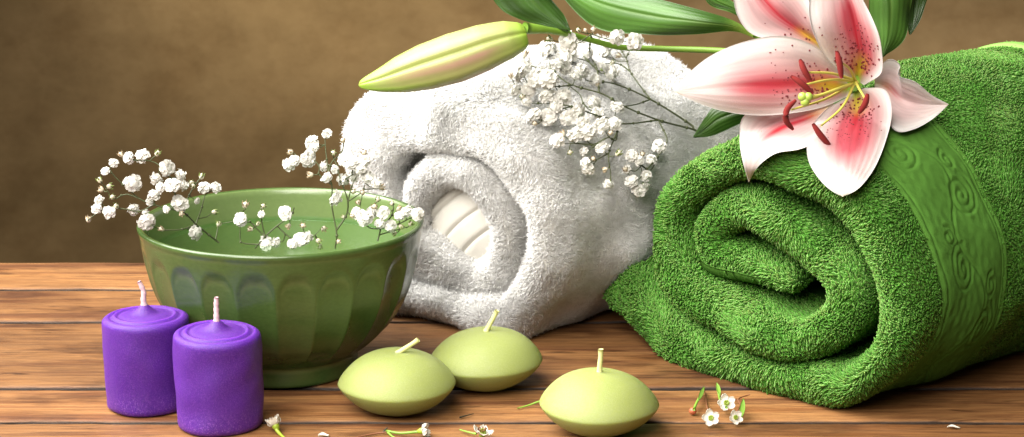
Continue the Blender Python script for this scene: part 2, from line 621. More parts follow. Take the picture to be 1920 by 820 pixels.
def roll_surface(path, thick, p0, a, u, L, nose, wofs, side, taper_end=(True, True), seed=0, amp=0.16, inner=6.0, rear_scale=1.0, zgrow=0.0, ugrow=0.0):
    """rolled, folded towel: a sheet that follows `path` (u, z) in the front plane and runs back along a"""
    C = np.asarray(path)
    n = len(C)
    T = np.gradient(C, axis=0)
    T /= np.linalg.norm(T, axis=1)[:, None]
    Nn = np.stack([T[:, 1], -T[:, 0]], 1) * side
    arc = np.r_[0, np.cumsum(np.linalg.norm(np.diff(C, axis=0), axis=1))]
    half = np.asarray(thick) / 2
    h = half.copy()
    for flag, d in ((taper_end[0], arc), (taper_end[1], arc[-1] - arc)):
        if flag:
            x = np.clip(d / (half * 1.2), 0, 1)
            h = h * np.sqrt(np.clip(1 - (1 - x) ** 2, 0, 1))
    prof = []                                # (offset fraction, depth, is_outer)
    for w in np.linspace(L - nose, nose, 46):
        prof.append((1, w))
    for q in np.linspace(0, math.pi, 18)[1:-1]:
        c, s = math.cos(q), math.sin(q)
        prof.append((math.copysign(abs(c) ** 0.85, c), nose - nose * s ** 0.9))
    for w in np.linspace(nose, L - nose, 16):
        prof.append((-1, w))
    for q in np.linspace(math.pi, 0, 8)[1:-1]:
        prof.append((math.cos(q), L - nose + nose * math.sin(q)))
    K = np.array([p[0] for p in prof])
    Wd = np.array([p[1] for p in prof])
    m = len(prof)
    fw = np.clip(1 - Wd / 4.0, 0, 1)          # front unevenness fades towards the back
    uz = C[:, None, :] + Nn[:, None, :] * (h[:, None] * K[None])[..., None]
    sc = 1 + (rear_scale - 1) * (Wd / L)[None, :]
    cu = (C[:, 0].min() + C[:, 0].max()) / 2
    uz[..., 0] = cu + (uz[..., 0] - cu) * (sc + ugrow * np.clip((Wd - 0.5) / 6.0, 0, 1)[None, :] ** 0.8)
    uz[..., 1] = uz[..., 1] * sc * (1 + zgrow * np.clip((Wd - 1.5) / 11.0, 0, 1) ** 0.8)[None, :]
    w = Wd[None] + wofs[:, None] * fw[None]
    G = np.asarray(p0) + uz[..., 0:1] * u + uz[..., 1:2] * np.array([0, 0, 1.0]) + w[..., None] * a
    nz = [Noise(0.55, seed + i) for i in range(3)] + [Noise(1.6, seed + 5 + i) for i in range(3)]
    for i in range(3):
        G[..., i] += amp * nz[i](G) + amp * 0.35 * nz[3 + i](G)
    G[..., 2] = np.maximum(G[..., 2], 0.06)
    return G, K, Wd, arc


def surface_points(G, mask, n, seed=1):
    """n random points with normals on the closed-in-v grid; mask gives the weight of each quad"""
    nu, nv = G.shape[:2]
    P00 = G[:-1]
    P10 = G[1:]
    P01 = np.roll(P00, -1, 1)
    P11 = np.roll(P10, -1, 1)
    N = np.cross(P10 - P00 + P11 - P01, P01 - P00 + P11 - P10)
    A = np.linalg.norm(N, axis=-1)
    Wt = (A * mask).ravel()
    idx = np.random.default_rng(seed).choice(len(Wt), n, p=Wt / Wt.sum())
    r = np.random.default_rng(seed + 1)
    s, t = r.random((n, 1)), r.random((n, 1))
    f = lambda X: X.reshape(-1, 3)[idx]
    P = f(P00) * (1 - s) * (1 - t) + f(P10) * s * (1 - t) + f(P01) * (1 - s) * t + f(P11) * s * t
    NN = N.reshape(-1, 3)[idx]
    NN /= np.linalg.norm(NN, axis=1)[:, None] + 1e-9
    i, j = np.unravel_index(idx, A.shape)
    return P, NN, i, j


def facing(P, N, lim=-0.25):
    d = CAM - P
    d /= np.linalg.norm(d, axis=1)[:, None]
    return (d * N).sum(1) > lim


# ---- green towel
gA = np.array([0.735, 0.678, 0]); gA /= np.linalg.norm(gA)
gU = np.array([gA[1], -gA[0], 0])
gP0 = on_z(1590, 782)
gPath_px = [(1112, 572), (1165, 574), (1235, 618), (1310, 668), (1410, 706), (1510, 731), (1588, 724), (1640, 676), (1662, 600), (1655, 520),
            (1618, 440), (1562, 375), (1495, 325), (1420, 303), (1345, 308), (1282, 340), (1248, 395), (1240, 455), (1250, 512),
            (1288, 556), (1350, 588), (1420, 618), (1490, 637), (1542, 618), (1566, 570), (1555, 515), (1508, 460), (1440, 420),
            (1370, 404), (1318, 418), (1298, 452), (1312, 488), (1362, 506), (1420, 520), (1468, 532)]


def to_plane(px, p0, a, u):
    out = []
    for x, y in px:
        p = on_plane(x, y, p0, a) - p0
        out.append((float(p @ u), float(p[2])))
    return out


gC = spline(to_plane(gPath_px, gP0, gA, gU), step=0.16)
n = len(gC)
f = np.linspace(0, 1, n)
gT = np.interp(f, [0, 0.025, 0.06, 0.11, 0.25, 0.5, 0.8, 0.9, 0.955, 1], [2.8, 3.9, 2.9, 2.1, 1.95, 2.05, 2.05, 1.8, 1.5, 1.3])
gC = gC + np.stack([Noise(0.75, 301, dim=2)(gC), Noise(0.75, 302, dim=2)(gC)], 1) * 0.10
gT = gT * (1 + 0.09 * Noise(0.8, 303, dim=2)(gC))
gC[:, 1] = np.maximum(gC[:, 1], gT / 2)
fr = Noise(0.55, 21, dim=2)
gW = 0.28 * fr(gC) + np.interp(f, [0, 0.08, 0.18, 0.55, 0.86, 0.93, 1], [1.0, 0.25, 0.0, 0.0, 0.15, 0.8, 1.1])
GL = 21.5
gG, gK, gWd, gArc = roll_surface(gC, gT, gP0, gA, gU, GL, 1.35, gW, 1, seed=40, amp=0.13, zgrow=0.16)

towel_g = empty('rolled_towel', gP0 + gA * 10 - gU * 5, 'thick bright green terry towel roll with an embossed border, under the lily', 'towel', 'rolled bath towels')
gO = np.asarray(towel_g.location) / CM
BAND = (2.3, 7.9)
mb = MB()
mb.add(gG.reshape(-1, 3), [grid_faces(*gG.shape[:2], cv=True)], 0, (0.55, 0.55, 0.55))


def tuft_roll(mb, G, K, Wd, arc, n, band, L, leanf, len_front, len_side, wid, seed, inner_from, tone, skip_to=1.0, rnd=0.26, thick=True, flow=0.55):
    nu, nv = G.shape[:2]
    mask = np.ones((nu - 1, nv))
    outer = (K > 0.99)
    inner = (K < -0.99)
    mask[:, inner & (Wd > 4.0)] = 0
    mask[:, Wd > L - 1.0] *= 0.6
    mask[:, outer & (Wd > 12)] *= 0.8
    # layers that lie inside the roll only need pile near the front
    hid = np.arange(nu - 1) > inner_from
    mask[np.ix_(hid, Wd > 3.5)] = 0
    mask[int(nu * skip_to):] = 0
    P, N, i, j = surface_points(G, mask, n, seed)
    ok = facing(P, N) & (P[:, 2] > 0.1)
    if band is not None:
        w = Wd[j]
        inb = outer[j] & (w > band[0]) & (w < band[1]) & ~(i > inner_from)
        ok &= ~inb
    P, N, i, j = P[ok], N[ok], i[ok], j[ok]
    fl = [Noise(1.7, seed + 30 + k) for k in range(3)]
    lean = np.stack([g(P) for g in fl], 1) * flow + leanf
    lean -= N * (lean * N).sum(1)[:, None]
    side = np.clip((Wd[j] - 1.0) / 1.6, 0, 1) * outer[j]
    ln = len_front * (1 - side) + len_side * side
    wd = wid * (1 - 0.12 * side)
    tn = tone[0] + (tone[1] - tone[0]) * RNG.random(len(P))
    tufts(mb, P, N, ln, wd, lean, tn, rnd, thick)


iout_g = int(n * 0.50)
tuft_roll(mb, gG, gK, gWd, gArc, 230000, BAND, GL, np.array([0.0, 0, -0.14]), 0.175, 0.12, 0.042, 5, iout_g, (0.62, 1.35), 1.0, 0.22, True, 0.7)
mb.build('terry_body', M['green_terry'], towel_g, gO, color=True)


def outer_pt(G, K, Wd, si, w, off):
    """point on the outer face at fractional row index si and depth w, lifted by off"""
    oc = np.where(K > 0.99)[0]
    oc = oc[np.argsort(Wd[oc])]
    wd = Wd[oc]
    jf = np.interp(w, wd, np.arange(len(oc)))
    j0 = np.clip(jf.astype(int), 0, len(oc) - 2)
    jt = (jf - j0)[..., None]
    i0 = np.clip(si.astype(int), 0, G.shape[0] - 2)
    it = (si - i0)[..., None]
    g = lambda a, b: G[a, oc[b]]
    P = (g(i0, j0) * (1 - it) + g(i0 + 1, j0) * it) * (1 - jt) + (g(i0, j0 + 1) * (1 - it) + g(i0 + 1, j0 + 1) * it) * jt
    return P


def strip(G, K, Wd, arc, s0, s1, w0, w1, off, ns, nw, relief=None):
    rows = np.interp(np.linspace(s0, s1, ns), arc, np.arange(len(arc)))
    ww = np.linspace(w0, w1, nw)
    S, W = np.meshgrid(rows, ww, indexing='ij')
    P = outer_pt(G, K, Wd, S, W, off)
    Nn = np.cross(np.gradient(P, axis=0), np.gradient(P, axis=1))
    Nn /= np.linalg.norm(Nn, axis=-1)[..., None] + 1e-9
    # outward = away from the middle of the roll
    mid = P.mean((0, 1)) - np.array([0, 0, 0])
    cen = G.mean((0, 1))
    if ((P - cen) * Nn).sum() < 0:
        Nn = -Nn
    hgt = np.full(P.shape[:2], off)
    ed = np.minimum(np.arange(nw), np.arange(nw)[::-1]) / 3.0
    hgt = hgt * np.clip(ed, 0, 1)[None]
    if relief is not None:
        SS, WW = np.meshgrid(np.linspace(s0, s1, ns), ww, indexing='ij')
        hgt = hgt + relief(SS, WW)
    return P + Nn * hgt[..., None]


def scroll_relief(s_mid):
    curves = []
    w0, w1 = BAND
    mid = (w0 + w1) / 2
    # vine with alternating spirals
    x = np.linspace(-16, 16, 500)
    curves.append(np.stack([x, mid + 0.75 * np.sin(x * 1.15)], 1))
    for k in range(-6, 7):
        cx = k * 2.73 + 0.2
        sgn = 1 if k % 2 == 0 else -1
        cy = mid + sgn * 0.95
        th = np.linspace(0, 4.6 * math.pi, 160)
        rr = 1.05 * (1 - th / (5.2 * math.pi))
        curves.append(np.stack([cx + rr * np.cos(sgn * th + 0.5), cy + rr * np.sin(sgn * th + 0.5) * 0.95], 1))
        th = np.linspace(0, 2.6 * math.pi, 70)
        rr = 0.5 * (1 - th / (3.2 * math.pi))
        curves.append(np.stack([cx + 1.5 + rr * np.cos(-sgn * th), mid - sgn * -1.3 + rr * np.sin(-sgn * th)], 1))
    pts = np.vstack(curves)

    def h(S, W):
        X = np.stack([S - s_mid, W], -1).reshape(-1, 2)
        d = np.full(len(X), 9.0)
        for c in range(0, len(pts), 200):
            q = pts[c:c + 200]
            d = np.minimum(d, np.sqrt(((X[:, None] - q[None]) ** 2).sum(-1)).min(1))
        d = d.reshape(S.shape)
        z = -0.075 * np.exp(-(d / 0.08) ** 2) + 0.022 * np.exp(-((d - 0.17) / 0.09) ** 2)
        for e in (w0 + 0.28, w1 - 0.28, w1 - 0.5):
            z = z - 0.07 * np.exp(-((W - e) / 0.07) ** 2)
        return z + 0.03 * Noise(1.3, 5, dim=2)(np.stack([S, W], -1)) + 0.012 * Noise(9, 6, dim=2)(np.stack([S, W], -1))
    return h


sA, sB = gArc[int(n * 0.115)], gArc[int(n * 0.43)]
G2 = strip(gG, gK, gWd, gArc, sA, sB, BAND[0] - .1, BAND[1] + .1, 0.10, 420, 110, scroll_relief((sA + sB) / 2))
V, fs, _ = sheet(G2, 0.05)
MB().add(V, fs).build('woven_border', M['green_weave'], towel_g, gO)
G2 = strip(gG, gK, gWd, gArc, gArc[int(n * 0.14)], gArc[int(n * 0.46)], GL - 2.2, GL - 1.36, 0.2, 160, 16)
V, fs, _ = sheet(G2, 0.06)
MB().add(V, fs).build('hem', M['green_hem'], towel_g, gO)
# smooth hem on the innermost flap, seen down in the mouth of the roll
G2 = []
for k in np.linspace(0.925, 0.995, 50):
    i = int(k * (n - 1))
    row = []
    for q in np.linspace(0, 1, 12):
        ang = math.pi * (0.06 + 0.36 * q)
        c = gC[i]
        tt = gC[min(i + 3, n - 1)] - gC[max(i - 3, 0)]
        tt = tt / np.linalg.norm(tt)
        nn = np.array([tt[1], -tt[0]])
        hh = gT[i] / 2 + 0.2
        uz = c + nn * hh * math.cos(ang)
        row.append(gP0 + gU * uz[0] + np.array([0, 0, uz[1]]) + gA * (gW[i] + 1.15 - 1.42 * math.sin(ang)))
    G2.append(row)
V, fs, _ = sheet(np.array(G2), 0.06)
mb = MB().add(V, fs)
tag(mb.build('inner_hem', M['green_weave'], towel_g, gO))

# ---- white towel
wA = np.array([0.60, 0.80, 0]); wA /= np.linalg.norm(wA)
wU = np.array([wA[1], -wA[0], 0])
wP0 = on_z(960, 652)
wPath_px = [(690, 540), (755, 600), (830, 622), (905, 618), (962, 585), (1010, 510), (1018, 425), (998, 350), (955, 285), (890, 240),
            (815, 216), (742, 214), (690, 240), (664, 295), (666, 362), (690, 428), (742, 480), (800, 518), (862, 528),
            (910, 500), (928, 440), (912, 378), (868, 328), (808, 318), (760, 345), (740, 395), (754, 432)]
wC = spline(to_plane(wPath_px, wP0, wA, wU), step=0.17)
nw_ = len(wC)
f = np.linspace(0, 1, nw_)
wT = np.interp(f, [0, 0.06, 0.15, 0.3, 0.45, 0.6, 0.8, 0.92, 1], [2.2, 2.3, 2.4, 2.9, 3.6, 3.5, 2.7, 2.2, 1.5])
wC = wC + np.stack([Noise(0.5, 311, dim=2)(wC), Noise(0.5, 312, dim=2)(wC)], 1) * 0.14
wT = wT * (1 + 0.12 * Noise(0.8, 313, dim=2)(wC))
wC[:, 1] = np.maximum(wC[:, 1], wT / 2)
fr = Noise(0.5, 77, dim=2)
wW = 0.42 * fr(wC) + np.interp(f, [0, 0.1, 0.3, 0.45, 0.6, 0.85, 0.95, 1], [0.4, 0.0, -0.15, 0.1, 0.5, 0.3, 0.8, 1.2])
WL = 19.0
wG, wK, wWd, wArc = roll_surface(wC, wT, wP0, wA, wU, WL, 2.0, wW, 1, seed=60, amp=0.24, zgrow=-0.02, ugrow=0.15)
towel_w = empty('rolled_towel', wP0 + wA * 8 - wU * 4, 'fluffy white terry towel roll behind the green bowl, under the lily bud', 'towel', 'rolled bath towels')
wO = np.asarray(towel_w.location) / CM
mb = MB()
mb.add(wG.reshape(-1, 3), [grid_faces(*wG.shape[:2], cv=True)], 0, (1, 1, 1))
iout_w = int(nw_ * 0.56)
tuft_roll(mb, wG, wK, wWd, wArc, 400000, None, WL, np.array([0.0, -0.05, -0.10]), 0.20, 0.13, 0.019, 105, iout_w, (0.97, 1.03), 1.0, 0.30, False, 0.45)
mb.build('terry_body', M['white_terry'], towel_w, wO, color=True)
# ribbed woven hem folded into the heart of the white roll
hp = [(705, 430), (860, 285)], [(845, 550), (1000, 420)]
mb = MB()
G2 = []
for i, b in enumerate(np.linspace(0, 1, 64)):
    row = []
    for a_ in np.linspace(0, 1, 40):
        p0_ = np.array(hp[0][0]) * (1 - a_) + np.array(hp[0][1]) * a_
        p1_ = np.array(hp[1][0]) * (1 - a_) + np.array(hp[1][1]) * a_
        q = p0_ * (1 - b) + p1_ * b
        P = on_plane(q[0], q[1], wP0, wA)
        rib = -0.16 * math.exp(-((math.sin((b + 0.04 * math.sin(a_ * 5)) * math.pi * 4.3)) / 0.28) ** 2)
        depth = 1.7 + 0.5 * (2 * b - 0.9) ** 2 + 0.3 * (2 * a_ - 1) ** 2 + 0.25 * math.sin(a_ * 4 + b * 3) - rib + 0.05 * math.sin(a_ * 9 + b * 5)
        row.append(P + wA * depth)
    G2.append(row)
V, fs, _ = sheet(np.array(G2), 0.12)
mb.add(V, fs).build('woven_hem', M['white_weave'], towel_w, wO)

# depth look-up on the towels, so that what lies on them touches them
def bvh(G):
    V = G.reshape(-1, 3)
    return BVHTree.FromPolygons([tuple(v) for v in V], [tuple(int(k) for k in q) for q in grid_faces(*G.shape[:2], cv=True)])


BV_G, BV_W = bvh(gG), bvh(wG)


def hit(px, py, trees):
    d = ray(px, py)
    best = None
    for t in trees:
        h = t.ray_cast(Vector(CAM), Vector(d).normalized())
        if h[0] is not None and (best is None or h[3] < best[1]):
            best = (np.array(h[0]), h[3])
    return best


def keep_off(P, trees, gap):
    """pull a point towards the eye until it clears the towel surface by gap"""
    d = P - CAM
    L = np.linalg.norm(d)
    d = d / L
    for t in trees:
        h = t.ray_cast(Vector(CAM), Vector(d))
        if h[0] is not None and h[3] - gap < L:
            L = h[3] - gap
    return CAM + d * L


# ------------------------------------------------------------------ bowl and water
BX, BY = -11.75, 110.6
bowl = empty('bowl', (BX, BY, 0), 'glazed green ceramic bowl with fluted sides, holding water and sprigs', 'bowl')
NTH = 480
th = np.arange(NTH) / NTH * 2 * math.pi
outer = spline([(3.55, 0.0), (3.75, 0.12), (3.78, 0.6), (3.8, 1.0), (4.1, 1.25), (4.75, 1.75), (5.5, 2.5), (6.15, 3.5), (6.62, 4.6), (6.92, 5.8), (7.08, 6.8), (7.18, 7.45)], n=80)
lip = [(7.24, 7.6), (7.27, 7.72), (7.24, 7.83), (7.14, 7.88), (7.03, 7.84), (6.95, 7.72), (6.9, 7.5)]
inner = spline([(6.9, 7.5), (6.8, 6.8), (6.6, 5.6), (6.15, 4.0), (5.2, 2.4), (3.6, 1.5), (1.8, 1.15), (0.01, 1.1)], n=50)[1:]
prof = np.vstack([[(0.01, 0.25), (3.0, 0.25), (3.3, 0.0)], outer, lip, inner])
V, q = lathe(prof, NTH)
NF = 22
ph = np.abs(np.mod(th * NF / (2 * math.pi) + 0.3, 1.0) - 0.5) * 2      # 0 in the middle of a flute, 1 on a ridge
flute = (1 - ph ** 2.2)
for k in range(3, 3 + len(outer)):
    z = V[k, 0, 2]
    arch = 7.0 - 0.95 * ph ** 3
    m = np.clip((arch - z) / 0.75, 0, 1)
    m = m * m * (3 - 2 * m) * min(1, max(0, (z - 1.15) / 0.7))
    dr = 0.16 * flute * m
    rr = V[k, :, :2]
    rad = np.linalg.norm(rr, axis=1)
    V[k, :, :2] = rr * ((rad - dr) / rad)[:, None]
nq = (3 + len(outer) + 4) * NTH
MB().add(V.reshape(-1, 3), [q[:nq]]).add(np.zeros((0, 3)), [q[nq:] - len(V) * NTH], 1).build('vessel', [M['ceramic'], M['ceramic_lit_inside']], bowl)
wr, wz = 6.70, 6.35
mb = MB()
pr = [(0.01, 1.2), (1.8, 1.25), (3.6, 1.6), (5.1, 2.45), (6.05, 4.0), (6.5, 5.6), (wr - .03, wz - .2), (wr + .06, wz + 0.05), (wr - .06, wz + .01), (wr - .3, wz), (4, wz), (2, wz), (0.01, wz)]
V, q = lathe(np.array(pr)[6:], 128)
mb.add(V.reshape(-1, 3), [q])
wt = mb.build('water', M['water'])
wt.location = (BX * CM, BY * CM, 0)
tag(wt, 'still clear water filling the green bowl nearly to the rim', 'water', kind='stuff')


# ------------------------------------------------------------------ candles
def purple_candle(loc, label, tilt, seed):
    o = empty('pillar_candle', loc, label, 'candle', 'purple pillar candles')
    R = 2.08
    prof = [(0.01, 0.0), (1.7, 0.0), (1.95, 0.04), (2.05, 0.14), (R, 0.3)] + [(R, z) for z in np.linspace(0.5, 4.1, 22)]
    prof += [(R, 4.3), (R - .02, 4.42), (2.0, 4.52), (1.9, 4.58), (1.82, 4.62), (1.75, 4.58), (1.68, 4.56), (1.6, 4.60), (1.52, 4.69), (1.45, 4.70), (1.38, 4.64), (1.3, 4.62), (1.2, 4.67), (1.0, 4.72), (0.8, 4.74),
             (0.6, 4.80), (0.45, 4.9), (0.3, 5.05), (0.2, 5.14), (0.1, 5.18), (0.01, 5.19)]
    V, q = lathe(prof, 96)
    nz, n2 = Noise(1.2, seed), Noise(3.5, seed + 1)
    d = 0.030 * nz(V) + 0.020 * n2(V)
    V[..., :2] *= (1 + d / 2)[..., None]
    V[..., 2] += np.where(V[..., 2] > 4.4, 0.03 * nz(V * 0.8), 0)
    MB().add(V.reshape(-1, 3), [q]).build('wax_body', M['purple'], o)
    b = np.array([0, 0, 5.05])
    P = spline([b, b + np.array([tilt * .15, 0, .35]), b + np.array([tilt * .1, .05, .75]), b + np.array([tilt, 0.05, 1.25])], n=14)
    Rr = np.interp(np.linspace(0, 1, 14), [0, .3, .9, 1], [0.17, 0.13, 0.12, 0.09]) * (1 + 0.12 * np.sin(np.arange(14) * 2.1))
    V, fs = tube(P, Rr, 8)
    MB().add(V, fs).build('wick', M['pink_wick'], o)
    return o


purple_candle((-13.98, 101.7, 0), 'purple pillar candle nearer the front edge, straight pale wick', 0.02, 5)
purple_candle((-17.85, 104.5, 0), 'purple pillar candle half hidden behind its twin, with bent purplish wick', -0.22, 9)


def float_candle(loc, label, wick, seed):
    o = empty('floating_candle', loc, label, 'candle', 'pale green floating candles')
    prof = spline([(0.01, 0.0), (0.7, 0.01), (1.2, 0.08), (1.75, 0.30), (2.2, 0.60), (2.55, 0.94), (2.74, 1.20), (2.775, 1.28), (2.80, 1.33), (2.775, 1.38), (2.74, 1.47), (2.56, 1.74), (2.22, 2.10), (1.78, 2.42), (1.2, 2.67), (0.65, 2.78), (0.3, 2.80), (0.01, 2.81)], n=90) * np.array([1.02, 1.05])
    V, q = lathe(prof, 80)
    nz = Noise(0.9, seed)
    V[..., :2] *= (1 + 0.008 * nz(V))[..., None]
    V[..., 2] += 0.03 * nz(V + 7) * (V[..., 2] > 0.1)
    MB().add(V.reshape(-1, 3), [q]).build('wax_body', M['lime'], o)
    b = np.array([0, 0, 2.86])
    w = np.array(wick)
    P = spline([b, b + w * 0.35, b + w * 0.7 + np.array([0.02, 0, 0.0]), b + w], n=8)
    V, fs = tube(P, [0.16, 0.13, 0.12, 0.12, 0.115, 0.11, 0.12, 0.13], 8)
    MB().add(V, fs).build('wick', M['pale_wick'], o)
    return o


float_candle((4.12, 100.7, 0), 'pale green floating candle with upright wick, alone near the green towel', (0.05, 0, 1.2), 3)
float_candle((-5.58, 103.8, 0), 'pale green floating candle beside the bowl, wick leaning far over', (1.05, 0, 0.72), 4)
float_candle((-1.30, 107.5, 0), 'pale green floating candle in front of the white towel, thin slanted wick', (0.55, 0, 1.1), 6)


# ------------------------------------------------------------------ gypsophila
def blossom_mesh(seed, flat=1.0):
    r = np.random.default_rng(seed)
    mb = MB()
    n = 64
    for k in range(n):
        f_ = (k + 0.5) / n
        el = math.acos(1 - 1.45 * f_)                        # from the pole downwards past the equator
        az = k * 2.39996 + r.normal(0, 0.25)
        d = np.array([math.sin(el) * math.cos(az), math.sin(el) * math.sin(az), math.cos(el) * flat])
        R = frame_to(d + r.normal(0, 0.16, 3))
        L = 0.40 * r.uniform(0.68, 1.18)
        w = 0.115 * r.uniform(0.8, 1.25)
        nt, ns = 4, 5
        G = np.zeros((nt, ns, 3))
        for i, t in enumerate(np.linspace(0.25, 1, nt)):
            for j, s in enumerate(np.linspace(-1, 1, ns)):
                wid = w * (0.35 + 0.9 * t)
                end = t - (0.10 * abs(s) ** 2 + r.uniform(0, 0.12)) * (t > 0.9)
                G[i, j] = R @ np.array([s * wid, 0.10 * (1 - s * s) * t - 0.05 + r.normal(0, 0.018) + 0.08 * t * t, end * L])
        mb.add(G.reshape(-1, 3), [grid_faces(nt, ns)], 0, np.array([0.74, 0.725, 0.68]) * r.uniform(0.90, 1.05))
    # solid heart and calyx
    V, fs = sphere((0, 0, 0.02), 0.31, 8, 10, (1, 1, flat))
    mb.add(V, fs, 0, (0.9, 0.9, 0.84))
    pr = [(0.02, -0.30), (0.07, -0.27), (0.12, -0.18), (0.15, -0.08), (0.1, 0.0)]
    V, q = lathe(pr, 7)
    mb.add(V.reshape(-1, 3), [q], 1)
    o = mb.build('blossom', [M['breath'], M['calyx']], color=True)
    me = o.data
    bpy.data.objects.remove(o)
    return me


def bud_mesh(seed, mat):
    r = np.random.default_rng(seed)
    mb = MB()
    V, fs = sphere((0, 0, 0), 0.13, 7, 8, (0.9, 0.9, 1.15))
    mb.add(V, fs, 0, (0.72, 0.66, 0.52))
    for k in range(5):
        az = k * 1.2566
        d = np.array([math.cos(az), math.sin(az), 0.9])
        V, fs = tube([np.array([0, 0, -0.12]) + d * 0.03, d * 0.11 + np.array([0, 0, -.05]), d * 0.14 + np.array([0, 0, 0.05])], [0.03, 0.045, 0.01], 5)
        mb.add(V, fs, 1)
    o = mb.build('flower_bud', [M['breath'], mat], color=True)
    me = o.data
    bpy.data.objects.remove(o)
    return me


BLOSSOMS = [blossom_mesh(100 + k, (1.0, 0.85, 0.7, 0.95, 0.8)[k]) for k in range(5)]
BUDS = [bud_mesh(200, M['dry_bud']), bud_mesh(201, M['calyx'])]


def sprig(label, root_loc, branches, blossoms, buds, depth, seed, group='sprigs of white gypsophila', jitter=0.7, minz=None, stem_r=0.05, big=1.0):
    """branches: px polylines; depth(px,py) -> world point at that pixel (the local depth of the sprig)"""
    r = np.random.default_rng(seed)
    o = empty('gypsophila_sprig', root_loc, label, 'flower sprig', group)
    O = np.asarray(root_loc, float)
    mb = MB()
    nodes = []
    for bi, br in enumerate(branches):
        pts = [depth(x, y) for x, y in br]
        pts = [p + r.normal(0, 0.10, 3) * np.array([0.3, 1, 0.3]) if 0 < k else p for k, p in enumerate(pts)]
        # start exactly where the parent branch passes
        if bi > 0 and nodes:
            A = np.array([q for q, _ in nodes])
            dd = np.linalg.norm(A - pts[0], axis=1)
            if dd.min() < 1.2:
                pts[0] = A[dd.argmin()]
        P = spline(pts, step=0.25) if len(pts) > 1 else np.array(pts)
        rad0 = stem_r * (1.0 if bi < 2 else 0.75)
        V, fs = tube(P, np.linspace(rad0, rad0 * 0.55, len(P)), 6)
        mb.add(V, fs)
        for k in range(1, len(P)):
            nodes.append((P[k], rad0 * 0.5))
        for k in range(3, len(P) - 1, 7):                    # swollen joints
            V, fs = sphere(P[k], rad0 * 1.7, 6, 7)
            mb.add(V, fs)
    A = np.array([q for q, _ in nodes])
    for kind, items in (('blossom', blossoms), ('flower_bud', buds)):
        for it in items:
            px, py = it[:2]
            dia = it[2] if len(it) > 2 else 13
            c = depth(px, py)
            dirv = (c - CAM) / np.linalg.norm(c - CAM)
            c = c + dirv * r.uniform(-jitter, jitter * (0.4 if kind == 'blossom' else 1))
            if minz is not None:
                c[2] = max(c[2], minz)
            # stalk from the nearest joint
            dd = np.linalg.norm(A - c, axis=1) + r.uniform(0, 0.5, len(A))
            j = A[dd.argmin()]
            up = c - j
            ln = np.linalg.norm(up)
            axis = up / (ln + 1e-6) + np.array([0, -0.55, 0.45]) + r.normal(0, 0.25, 3)
            axis /= np.linalg.norm(axis)
            size = dia / 38.0 / 0.97 * big
            me = BLOSSOMS[r.integers(5)] if kind == 'blossom' else BUDS[r.integers(2)]
            if kind == 'flower_bud':
                size = dia / 38.0 / 0.30
            foot = c - axis * 0.26 * size * (1 if kind == 'blossom' else 0.45)
            mid = (j + foot) / 2 + np.array([0, 0, -0.08 * ln]) + r.normal(0, 0.05 * ln, 3)
            if ln > 0.12:
                P = spline([j, mid, foot], n=8)
                V, fs = tube(P, np.linspace(0.032, 0.022, 8), 5)
                mb.add(V, fs)
            b = bpy.data.objects.new(kind, me)
            COL.objects.link(b)
            b.parent = o
            b.location = (c - O) * CM
            b.scale = (size * r.uniform(0.85, 1.12), size * r.uniform(0.85, 1.12), size * r.uniform(0.8, 1.05))
            q = Vector(axis).to_track_quat('Z', 'Y').to_euler()
            b.rotation_euler = q
            b.rotation_euler.rotate_axis('Z', r.uniform(0, 6.28))
    mb.build('stem', M['thin_stem'], o, O)
    return o


# hanging over the far-left rim of the bowl
dl = lambda x, y: on_y(x, y, 107.6 + max(0, (x - 330) / 40.0))
sprig('gypsophila sprig arching out of the bowl over its rim above the purple candles', on_z(410, 452, 6.3),
      [[(410, 455), (370, 425), (345, 400), (312, 392), (290, 385), (262, 372), (235, 350), (215, 330), (205, 318)],
       [(345, 400), (335, 370), (322, 345), (312, 322), (285, 305), (262, 300)],
       [(290, 385), (262, 395), (240, 392), (215, 390), (195, 392), (166, 412)],
       [(370, 425), (378, 390), (385, 365), (398, 356)],
       [(345, 400), (352, 375), (362, 350), (378, 331)],
       [(262, 372), (235, 365), (212, 372), (200, 355), (190, 338)],
       [(370, 425), (340, 430), (310, 432), (285, 425)],
       [(370, 425), (366, 440)]],
      [(186, 376, 25), (181, 392, 22), (205, 399, 30), (198, 321, 19), (213, 306, 22), (241, 297, 30), (267, 293, 32), (248, 344, 42), (313, 316, 34),
       (293, 335, 30), (322, 348, 34), (338, 329, 28), (344, 348, 26), (289, 366, 29), (281, 379, 20), (250, 394, 31), (274, 416, 40), (337, 382, 38),
       (384, 352, 32), (404, 352, 26), (366, 436, 38), (370, 377, 15), (312, 393, 16), (300, 352, 22), (272, 398, 18)],
      [(187, 338), (205, 350), (190, 356), (211, 370), (166, 412), (295, 288), (378, 331), (360, 343), (303, 430), (402, 398), (340, 401, 11), (227, 290), (362, 350), (218, 387), (410, 420, 11)],
      dl, 1)

# floating in the middle
dm = lambda x, y: on_y(x, y, 111.3)
sprig('short gypsophila sprig floating on the water in the middle of the bowl', on_z(480, 460, 6.3),
      [[(478, 466), (500, 440), (520, 428), (545, 405), (552, 390)],
       [(500, 440), (492, 420), (490, 405)],
       [(478, 466), (452, 455), (450, 440), (451, 418), (459, 392)],
       [(520, 428), (540, 445), (560, 455), (585, 445), (605, 428)],
       [(500, 440), (470, 415), (478, 425)]],
      [(451, 412, 34), (490, 402, 17), (534, 400, 34), (500, 457, 36), (518, 455, 28), (564, 450, 38), (548, 458, 26), (576, 444, 28)],
      [(460, 385, 15), (493, 387, 12), (568, 424, 13), (607, 429, 13), (597, 452, 14), (541, 424, 11), (484, 420, 11), (470, 430, 11), (411, 420, 12), (600, 462, 11), (492, 398, 10)],
      dm, 2)

